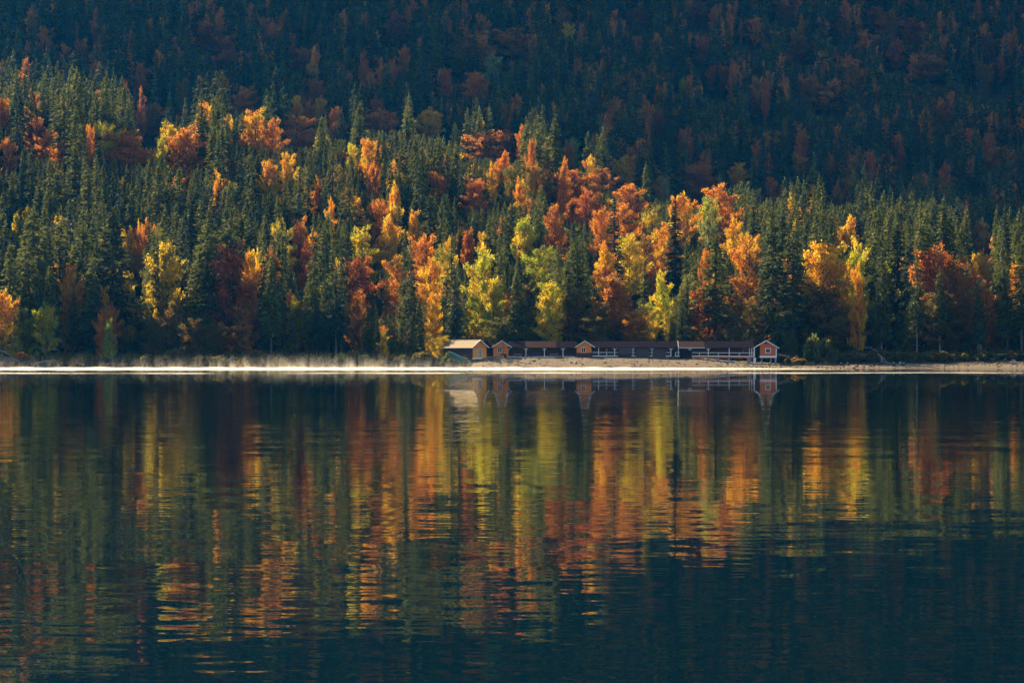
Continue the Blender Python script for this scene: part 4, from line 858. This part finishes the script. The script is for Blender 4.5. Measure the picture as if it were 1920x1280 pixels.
# ------------------------------------------------------------------ people on the right beach
def skin_mesh(name, joints, edges, m, parent, sub=1):
    me = bpy.data.meshes.new(name); me.from_pydata([j[0] for j in joints], edges, []); me.update(); me.materials.append(m)
    o = link(bpy.data.objects.new(name, me), parent); md = o.modifiers.new('skin', 'SKIN'); md.use_smooth_shade = True
    for i, j in enumerate(joints): r_ = j[1] if hasattr(j[1], '__len__') else (j[1], j[1]); me.skin_vertices[0].data[i].radius = r_
    me.skin_vertices[0].data[0].use_root = True
    ss = o.modifiers.new('sub', 'SUBSURF'); ss.levels = sub; ss.render_levels = sub; return o
def person(px, py, Y, rz, label, top, legs, pose='stand', hat=None, pack=None, s=1.0):
    loc = P(px, py, Y); loc.z = max(tz(loc.x, Y), 0) - .01
    h = House('person', loc, rz, label, 'person', 'visitors on the right beach'); h.e.scale = (s, s, s)
    if pose == 'stand':
        J = [((0,0,.95),(.15,.11)), ((0,0,1.18),(.13,.10)), ((0,0,1.42),(.17,.10)), ((0,0,1.52),.055), ((0,-.01,1.60),(.075,.09)), ((0,0,1.72),(.07,.085)),
             ((.10,0,.88),.095), ((.12,-.06,.50),.062), ((.12,.03,.09),.045), ((.12,-.12,.04),.04), ((-.10,0,.88),.095), ((-.12,.05,.50),.062), ((-.13,.12,.09),.045), ((-.13,-.02,.04),.04),
             ((.21,0,1.40),.06), ((.26,-.03,1.12),.045), ((.25,-.16,.90),.035), ((.25,-.22,.84),.03), ((-.21,0,1.40),.06), ((-.27,.02,1.12),.045), ((-.27,-.05,.86),.035), ((-.27,-.08,.79),.03)]
        E_ = [(0,1),(1,2),(2,3),(3,4),(4,5),(0,6),(6,7),(7,8),(8,9),(0,10),(10,11),(11,12),(12,13),(2,14),(14,15),(15,16),(16,17),(2,18),(18,19),(19,20),(20,21)]
    else:
        J = [((0,.05,.20),(.17,.14)), ((0,.10,.42),(.14,.11)), ((0,.05,.66),(.17,.10)), ((0,.02,.76),.055), ((0,-.02,.84),(.075,.09)), ((0,-.02,.96),(.07,.085)),
             ((.11,-.02,.18),.095), ((.15,-.38,.42),.062), ((.14,-.62,.10),.045), ((.14,-.75,.05),.04), ((-.11,-.02,.18),.095), ((-.15,-.36,.44),.062), ((-.14,-.60,.10),.045), ((-.14,-.73,.05),.04),
             ((.21,.04,.64),.06), ((.25,-.15,.44),.045), ((.18,-.36,.48),.035), ((.14,-.42,.50),.03), ((-.21,.04,.64),.06), ((-.25,-.15,.44),.045), ((-.18,-.36,.48),.035), ((-.14,-.42,.50),.03)]
        E_ = [(0,1),(1,2),(2,3),(3,4),(4,5),(0,6),(6,7),(7,8),(8,9),(0,10),(10,11),(11,12),(12,13),(2,14),(14,15),(15,16),(16,17),(2,18),(18,19),(19,20),(20,21)]
    skin_mesh('body', J, E_, M['skin'], h.e)
    g_ = lambda i, k: (J[i][0], tuple(x*k+.012 for x in (J[i][1] if hasattr(J[i][1], '__len__') else (J[i][1],)*2)))
    skin_mesh('jacket', [g_(i, 1.12) for i in (0,1,2,14,15,16,18,19,20)], [(0,1),(1,2),(2,3),(3,4),(4,5),(2,6),(6,7),(7,8)], M[top], h.e)
    skin_mesh('trousers', [g_(i, 1.1) for i in (0,6,7,8,10,11,12)], [(0,1),(1,2),(2,3),(0,4),(4,5),(5,6)], M[legs], h.e)
    c = Vector(J[5][0]); h.part('hair', MB().lump(c + Vector((0, .03, .02)), (.10, .105, .12), random.Random(1), 8, 6, .04), M[hat or 'hair'], smooth=True)
    for i in (9, 13): p = Vector(J[i][0]); h.part('shoe', MB().box(p.x-.05, p.x+.05, p.y-.08, p.y+.17, .0, .10), M['black'])
    if pack:
        c = Vector(J[2][0]) + Vector((0, .22, -.14)); h.part('backpack', MB().lump(c, (.19, .14, .30), random.Random(3), 8, 6, .05), M[pack], smooth=True)
    return h
person(1833.5, 686, 803, R(75), 'walker in a red jacket and blue jeans with a green backpack', 'redcloth', 'bluecloth', pack='greencloth')
person(1653, 687, 800, R(20), 'visitor in dark blue clothes standing at the waterline', 'navy', 'bluecloth', s=1.25)
person(1852, 661, 826, R(60), 'dim walker in dark clothes on the path under the trees', 'navy', 'greycloth', s=.95)
person(1577.5, 686, 802, R(30), 'left one of two dark figures sitting on the sand', 'black', 'navy', 'sit')
person(1590, 687, 801, R(-35), 'right one of two dark figures sitting on the sand', 'black', 'black', 'sit')
person(1676, 688, 799, R(15), 'visitor wrapped in black sitting hunched beside the teal jacket', 'black', 'black', 'sit', hat='black', s=1.15)
person(1688, 686, 800.5, R(-20), 'visitor sitting in a bright teal jacket', 'teal', 'teal', 'sit', s=1.15)
person(1694.5, 686.5, 800, R(-60), 'visitor in grey sitting right of the teal jacket', 'greycloth', 'navy', 'sit')
bgp = MB().lump((0, 0, .22), (.34, .25, .28), random.Random(2), 8, 6, .15).build('bag', M['black'], smooth=True); bgp.location = (X_(1638.5, 799), 799, tz(X_(1638.5, 799), 799)); tag(bgp, 'black bag on the sand left of the standing visitor', 'bag')
sp_ = MB().tube([(0,0,-.2), (0,0,2.6)], .045).build('marker_post', M['greencloth']); sp_.location = (X_(1564.5, 806), 806, tz(X_(1564.5, 806), 806)); tag(sp_, 'thin dark green post at the end of the reed bed', 'post')

# ------------------------------------------------------------------ undergrowth and reeds
def bush_mesh(name, seed, n=1500, size=.13, lobes=9, R_=1.0):
    g = np.random.default_rng(seed); C_ = g.normal(0, .42, (lobes, 3)); C_[:, 2] = np.abs(C_[:, 2]) * 1.1 + .45; rl = g.uniform(.28, .5, lobes)
    b = g.integers(0, lobes, n); d = unit(g.normal(0, 1, (n, 3))); c = C_[b] + d * rl[b, None] * g.uniform(.55, 1.1, n)[:, None]; c[:, 2] = np.maximum(c[:, 2], .02)
    o_ = unit(d + g.normal(0, .6, (n, 3))); s_ = unit(np.cross(o_, g.normal(0, 1, (n, 3)))); sz = size * g.uniform(.6, 1.4, n)[:, None]
    return soup(name, quads(c * R_, o_ * sz, s_ * sz * .6), 4, [M['leaves']])
BUSH = [bush_mesh('foliage', 70 + i, n=1900) for i in range(4)]
def bush(px, py0, py1, Y, wpx, c1, c2, label, seed):
    x = X_(px, Y); e = empty('bush', (x, Y, tz(x, Y) - .05), random.Random(seed).uniform(0, 6), label, 'bush', 'bushes along the shore'); o = bpy.data.objects.new('foliage', BUSH[seed % 4]); link(o, e)
    hh = (py1 - py0) * Y / F; o.scale = (wpx*Y/F/2.3, wpx*Y/F/2.6, hh/1.75); o['tint'] = T[c1]; o['tint2'] = T[c2]
    s = MB().tube([(0,0,-.2), (.05,0,hh*.45), (.1,0,hh*.75)], [.09,.05,.02], 5).build('stem', M['bark'], e); return e
bush(1522, 617, 682, 816, 46, 'K2', 'OL', 'tall left half of the round green willow bush by the red hut', 1)
bush(1552, 625, 680, 817, 46, 'K2', 'D', 'lower olive half of the round willow bush', 2)
bush(966, 626, 640, 826, 22, 'Y', 'G', 'small bright yellow bush peeping over the arcade roof', 3)
bush(1004, 620, 641, 826, 24, 'D', 'L', 'thin feathery grey green bush behind the arcade roof', 5)
bush(1210, 622, 640, 826, 20, 'Y', 'G', 'yellow bush behind the roof above the middle board screen', 6)
bush(1280, 622, 640, 826, 20, 'G', 'Y', 'lemon coloured bush behind the brown roof section', 7)
bush(45, 650, 680, 812, 40, 'B', 'O', 'brown and orange bush above the left boulders', 8)
bush(190, 655, 682, 811, 40, 'B', 'G', 'brown green bush at the foot of the pale green sapling', 9)
bush(320, 645, 683, 811, 46, 'D', 'B', 'dull olive bush on the left shore below the olive tree', 10)
bush(462, 672-8, 684, 808, 30, 'B', 'D', 'low brown bush in the mist below the red maple', 11)
bush(640, 655, 684, 810, 26, 'D', 'G', 'small green bush behind the bleached arched branch', 12)
bush(870, 678, 690, 805.5, 14, 'O', 'R', 'little orange red bush at the water under the ramp', 13)
bush(1500, 668, 684, 811, 40, 'D', 'B', 'low grassy bush beside the piles of the red hut', 14)
bush(1765, 655, 676, 818, 44, 'D', 'B', 'olive bush on the bank at the foot of a bare stem', 15)
bush(1905, 650, 668, 826, 46, 'B', 'D', 'brown bush above the long level trunk', 16)
bush(800, 650, 684, 811, 50, 'D', 'B', 'dark olive bush left of the green ramp', 17)
bush(1610, 655, 678, 818, 40, 'D', 'B', 'dark bush on the bank left of the tangled twigs', 18)
bush(1700, 658, 680, 816, 40, 'K2', 'D', 'dark green bush on the bank behind the teal jacket', 19)
def scatter_bushes():
    r = random.Random(77); pts = []
    for i in range(2600):
        px = r.uniform(-60, 1980)
        if px < 850: Y = r.uniform(806.5, 850)
        elif px < 1470: Y = r.uniform(822, 850)
        else: Y = r.uniform(818 if px > 1570 else 812, 850)
        x = X_(px, Y); s = r.uniform(.6, 1.9) * (1.0 if px < 850 else .8); c = r.choice([('D', 'B'), ('K2', 'D'), ('B', 'D'), ('K2', 'K'), ('D', 'K'), ('K', 'K2'), ('K', 'D')])
        pts.append((x, Y, tz(x, Y) - .15, s, s * r.uniform(.7, 1.3), T[c[0]], T[c[1]]))
    return pts
scatter('undergrowth', 'brown and olive undergrowth along the foot of the forest', scatter_bushes(), proto_objects(BUSH), None)
g = np.random.default_rng(8); n = 5200
px = np.concatenate([g.uniform(1462, 1566, n*2//3), g.uniform(600, 860, n//3)]); n = len(px)
Yr = np.where(px > 1000, g.uniform(803, 812, n), g.uniform(804.5, 808, n)); xr = (px-960)*Yr/F; zr = terrain(xr, Yr)
hr = g.uniform(.3, 1.5, n) * np.where(px > 1000, .55+.45*np.sin(px/7.)*np.sin(px/2.9+1), .6); lean = g.normal(0, .22, (n, 2)); b0 = np.stack([xr, Yr, zr-.05], 1); t0 = b0 + np.stack([lean[:, 0]*hr, lean[:, 1]*hr, hr], 1); sw = np.stack([np.full(n, .035), np.zeros(n), np.zeros(n)], 1)
rm = soup('reeds', np.stack([b0-sw, b0+sw, t0+sw*.2, t0-sw*.2], 1).reshape(-1, 3), 4, [mat('reed', (.13, .11, .035), .8, (.06, .06, .02), .8)])
rd = link(bpy.data.objects.new('reeds', rm)); tag(rd, 'dry brown reeds along the water beside the red hut', kind='stuff')
# pebbles and drift scattered over the sand
rr = random.Random(55); pb = MB()
for i in range(1500):
    px_ = rr.uniform(905, 1930); Yq = rr.uniform(791, 819); xq = X_(px_, Yq)
    if Yq < float(shore(xq)) - .5: continue
    q = abs(rr.gauss(0, .11)) + .05; zq = tz(xq, Yq); pb.lump((xq, Yq, zq + q*.2), (q*1.4, q, q*.6), rr, 5, 3, .2)
    if i % 9 == 0: a_ = rr.uniform(0, 3.14); l_ = rr.uniform(.3, 1.1); pb.beam((xq, Yq, zq+.04), (xq+l_*math.cos(a_), Yq+l_*math.sin(a_), tz(xq+l_*math.cos(a_), Yq+l_*math.sin(a_))+.05), .06)
pb.build('pebbles', M['rock'], label='dark pebbles and drift litter scattered over the beach', kind='stuff')
# thin bare twigs on the left shore
g = np.random.default_rng(9); n = 2600; px = g.uniform(-30, 850, n); Yr = g.uniform(805.5, 812, n); xr = (px-960)*Yr/F; zr = terrain(xr, Yr)
hr = g.uniform(.6, 3.2, n) * (.6 + .4*np.sin(px/37.)); b0 = np.stack([xr, Yr, zr-.05], 1); t0 = b0 + np.stack([g.normal(0, .45, n)*hr, g.normal(0, .2, n), hr], 1); sw = np.stack([np.full(n, .022), np.zeros(n), np.full(n, .01)], 1)
tw = soup('twigs', np.stack([b0-sw, b0+sw, t0+sw*.3, t0-sw*.3], 1).reshape(-1, 3), 4, [M['driftwood']])
o = link(bpy.data.objects.new('twigs', tw)); tag(o, 'tangle of bare twigs on the left shore behind the mist', kind='stuff')

# ------------------------------------------------------------------ mist on the water
def vol_mat(name, dens, color=(1, 1, 1), aniso=.35):
    m = bpy.data.materials.new(name); m.use_nodes = True; t = m.node_tree; t.nodes.clear(); pv = t.nodes.new('ShaderNodeVolumePrincipled'); o_ = t.nodes.new('ShaderNodeOutputMaterial')
    t.links.new(pv.outputs[0], o_.inputs['Volume']); pv.inputs['Color'].default_value = (color[0], color[1] * .95, color[2] * .84, 1); pv.inputs['Density'].default_value = dens; pv.inputs['Anisotropy'].default_value = aniso; return m, t, pv
def mist_slab(y0, y1, xa, xb, z0, ztop, label, dens, nx=340, ny=10, sway=0):
    xs_ = np.linspace(xa, xb, nx); ys_ = np.linspace(y0, y1, ny); X, Y = np.meshgrid(xs_, ys_)
    edge = sm((X-xa)/25)*sm((xb-X)/60); e2 = np.sin(np.pi*(Y-y0)/(y1-y0))**.35
    Zt = z0 + (ztop*(.65+.38*np.sin(X/5.3+Y/9)*np.sin(X/2.1+1)+.25*np.sin(X/1.3+Y)*np.sin(X/8.+2))*e2*edge) + .01
    Y = Y + sway*(np.sin(X/37.)+.5*np.sin(X/13.+2)+.3*np.sin(X/5.+1)); Zt = z0 + (Zt-z0)*(1 if not sway else np.clip(.55+.7*np.sin(X/19.)*np.sin(X/7.+1)+.3*np.sin(X/3.), .06, 1))
    n = nx*ny; co = np.concatenate([np.stack([X, Y, Zt], -1).reshape(-1, 3), np.stack([X, Y, X*0+z0], -1).reshape(-1, 3)])
    f = []
    for j in range(ny-1):
        for i in range(nx-1):
            a = j*nx+i; f.append((a, a+1, a+nx+1, a+nx)); f.append((a+nx+n, a+nx+1+n, a+1+n, a+n))
    ring = [i for i in range(nx)] + [j*nx+nx-1 for j in range(1, ny)] + [(ny-1)*nx+i for i in range(nx-2, -1, -1)] + [j*nx for j in range(ny-2, 0, -1)]
    for a, b in zip(ring, ring[1:]+ring[:1]): f.append((b, a, a+n, b+n))
    me = bpy.data.meshes.new('mist'); me.from_pydata([tuple(c) for c in co], [], f); me.update(); me.materials.append(vol_mat('mist', dens)[0])
    o_ = link(bpy.data.objects.new('mist', me)); tag(o_, label, kind='stuff'); return o_
mist_slab(680, 784, -170, 78, .07, .34, 'bright sunlit mist lying on the water before the shore', .055)
mist_slab(472, 490, -170, 105, .03, .06, 'thin film added as the bright ripple line on the lake', .12, ny=6, sway=9)  # added volume strip stands in for the light line of wind ripples
# rising wisps
wb = MB().box(-150, 60, 778, 803.5, .05, 6.5).build('mist_wisps', None); tag(wb, 'thin wisps of steam rising from the water before the left shore', kind='stuff')
m, t, pv = vol_mat('mist_wisps', .1); wb.data.materials.append(m)
N = t.nodes; L = t.links; ge = N.new('ShaderNodeNewGeometry'); tcn = N.new('ShaderNodeTexCoord'); sx = N.new('ShaderNodeSeparateXYZ'); L.new(tcn.outputs['Object'], sx.inputs[0])
mp = N.new('ShaderNodeMapping'); mp.inputs['Scale'].default_value = (.62, .12, .20); mp.inputs['Rotation'].default_value = (0, R(12), 0); L.new(tcn.outputs['Object'], mp.inputs[0])
nz = N.new('ShaderNodeTexNoise'); nz.inputs['Scale'].default_value = 1; nz.inputs['Detail'].default_value = 3; nz.inputs['Distortion'].default_value = .6; L.new(mp.outputs[0], nz.inputs[0])
ns = N.new('ShaderNodeMapRange'); ns.inputs[1].default_value = .46; ns.inputs[2].default_value = .72; L.new(nz.outputs[0], ns.inputs[0])
hf = N.new('ShaderNodeMapRange'); hf.inputs[1].default_value = 0; hf.inputs[2].default_value = 6; hf.inputs[3].default_value = 1; hf.inputs[4].default_value = 0; L.new(sx.outputs[2], hf.inputs[0])
pw = N.new('ShaderNodeMath'); pw.operation = 'POWER'; pw.inputs[1].default_value = 4.2; L.new(hf.outputs[0], pw.inputs[0])
# thickest between the red maple and the yellow birch
gx = N.new('ShaderNodeFloatCurve'); nr = N.new('ShaderNodeMapRange'); nr.inputs[1].default_value = -150; nr.inputs[2].default_value = 60; L.new(sx.outputs[0], nr.inputs[0]); L.new(nr.outputs[0], gx.inputs['Value'])
cu = gx.mapping.curves[0]; cu.points[0].location = (0, .25); cu.points[1].location = (1, 0)
for a, b in ((.25, .35), (.38, .8), (.47, 1.0), (.55, .7), (.66, .3), (.8, .12)): cu.points.new(a, b)
m1 = N.new('ShaderNodeMath'); m1.operation = 'MULTIPLY'; L.new(ns.outputs[0], m1.inputs[0]); L.new(pw.outputs[0], m1.inputs[1])
m2_ = N.new('ShaderNodeMath'); m2_.operation = 'MULTIPLY'; L.new(m1.outputs[0], m2_.inputs[0]); L.new(gx.outputs[0], m2_.inputs[1])
m3_ = N.new('ShaderNodeMath'); m3_.operation = 'MULTIPLY'; L.new(m2_.outputs[0], m3_.inputs[0]); m3_.inputs[1].default_value = .075; L.new(m3_.outputs[0], pv.inputs['Density'])
m.cycles.volume_step_rate = .15
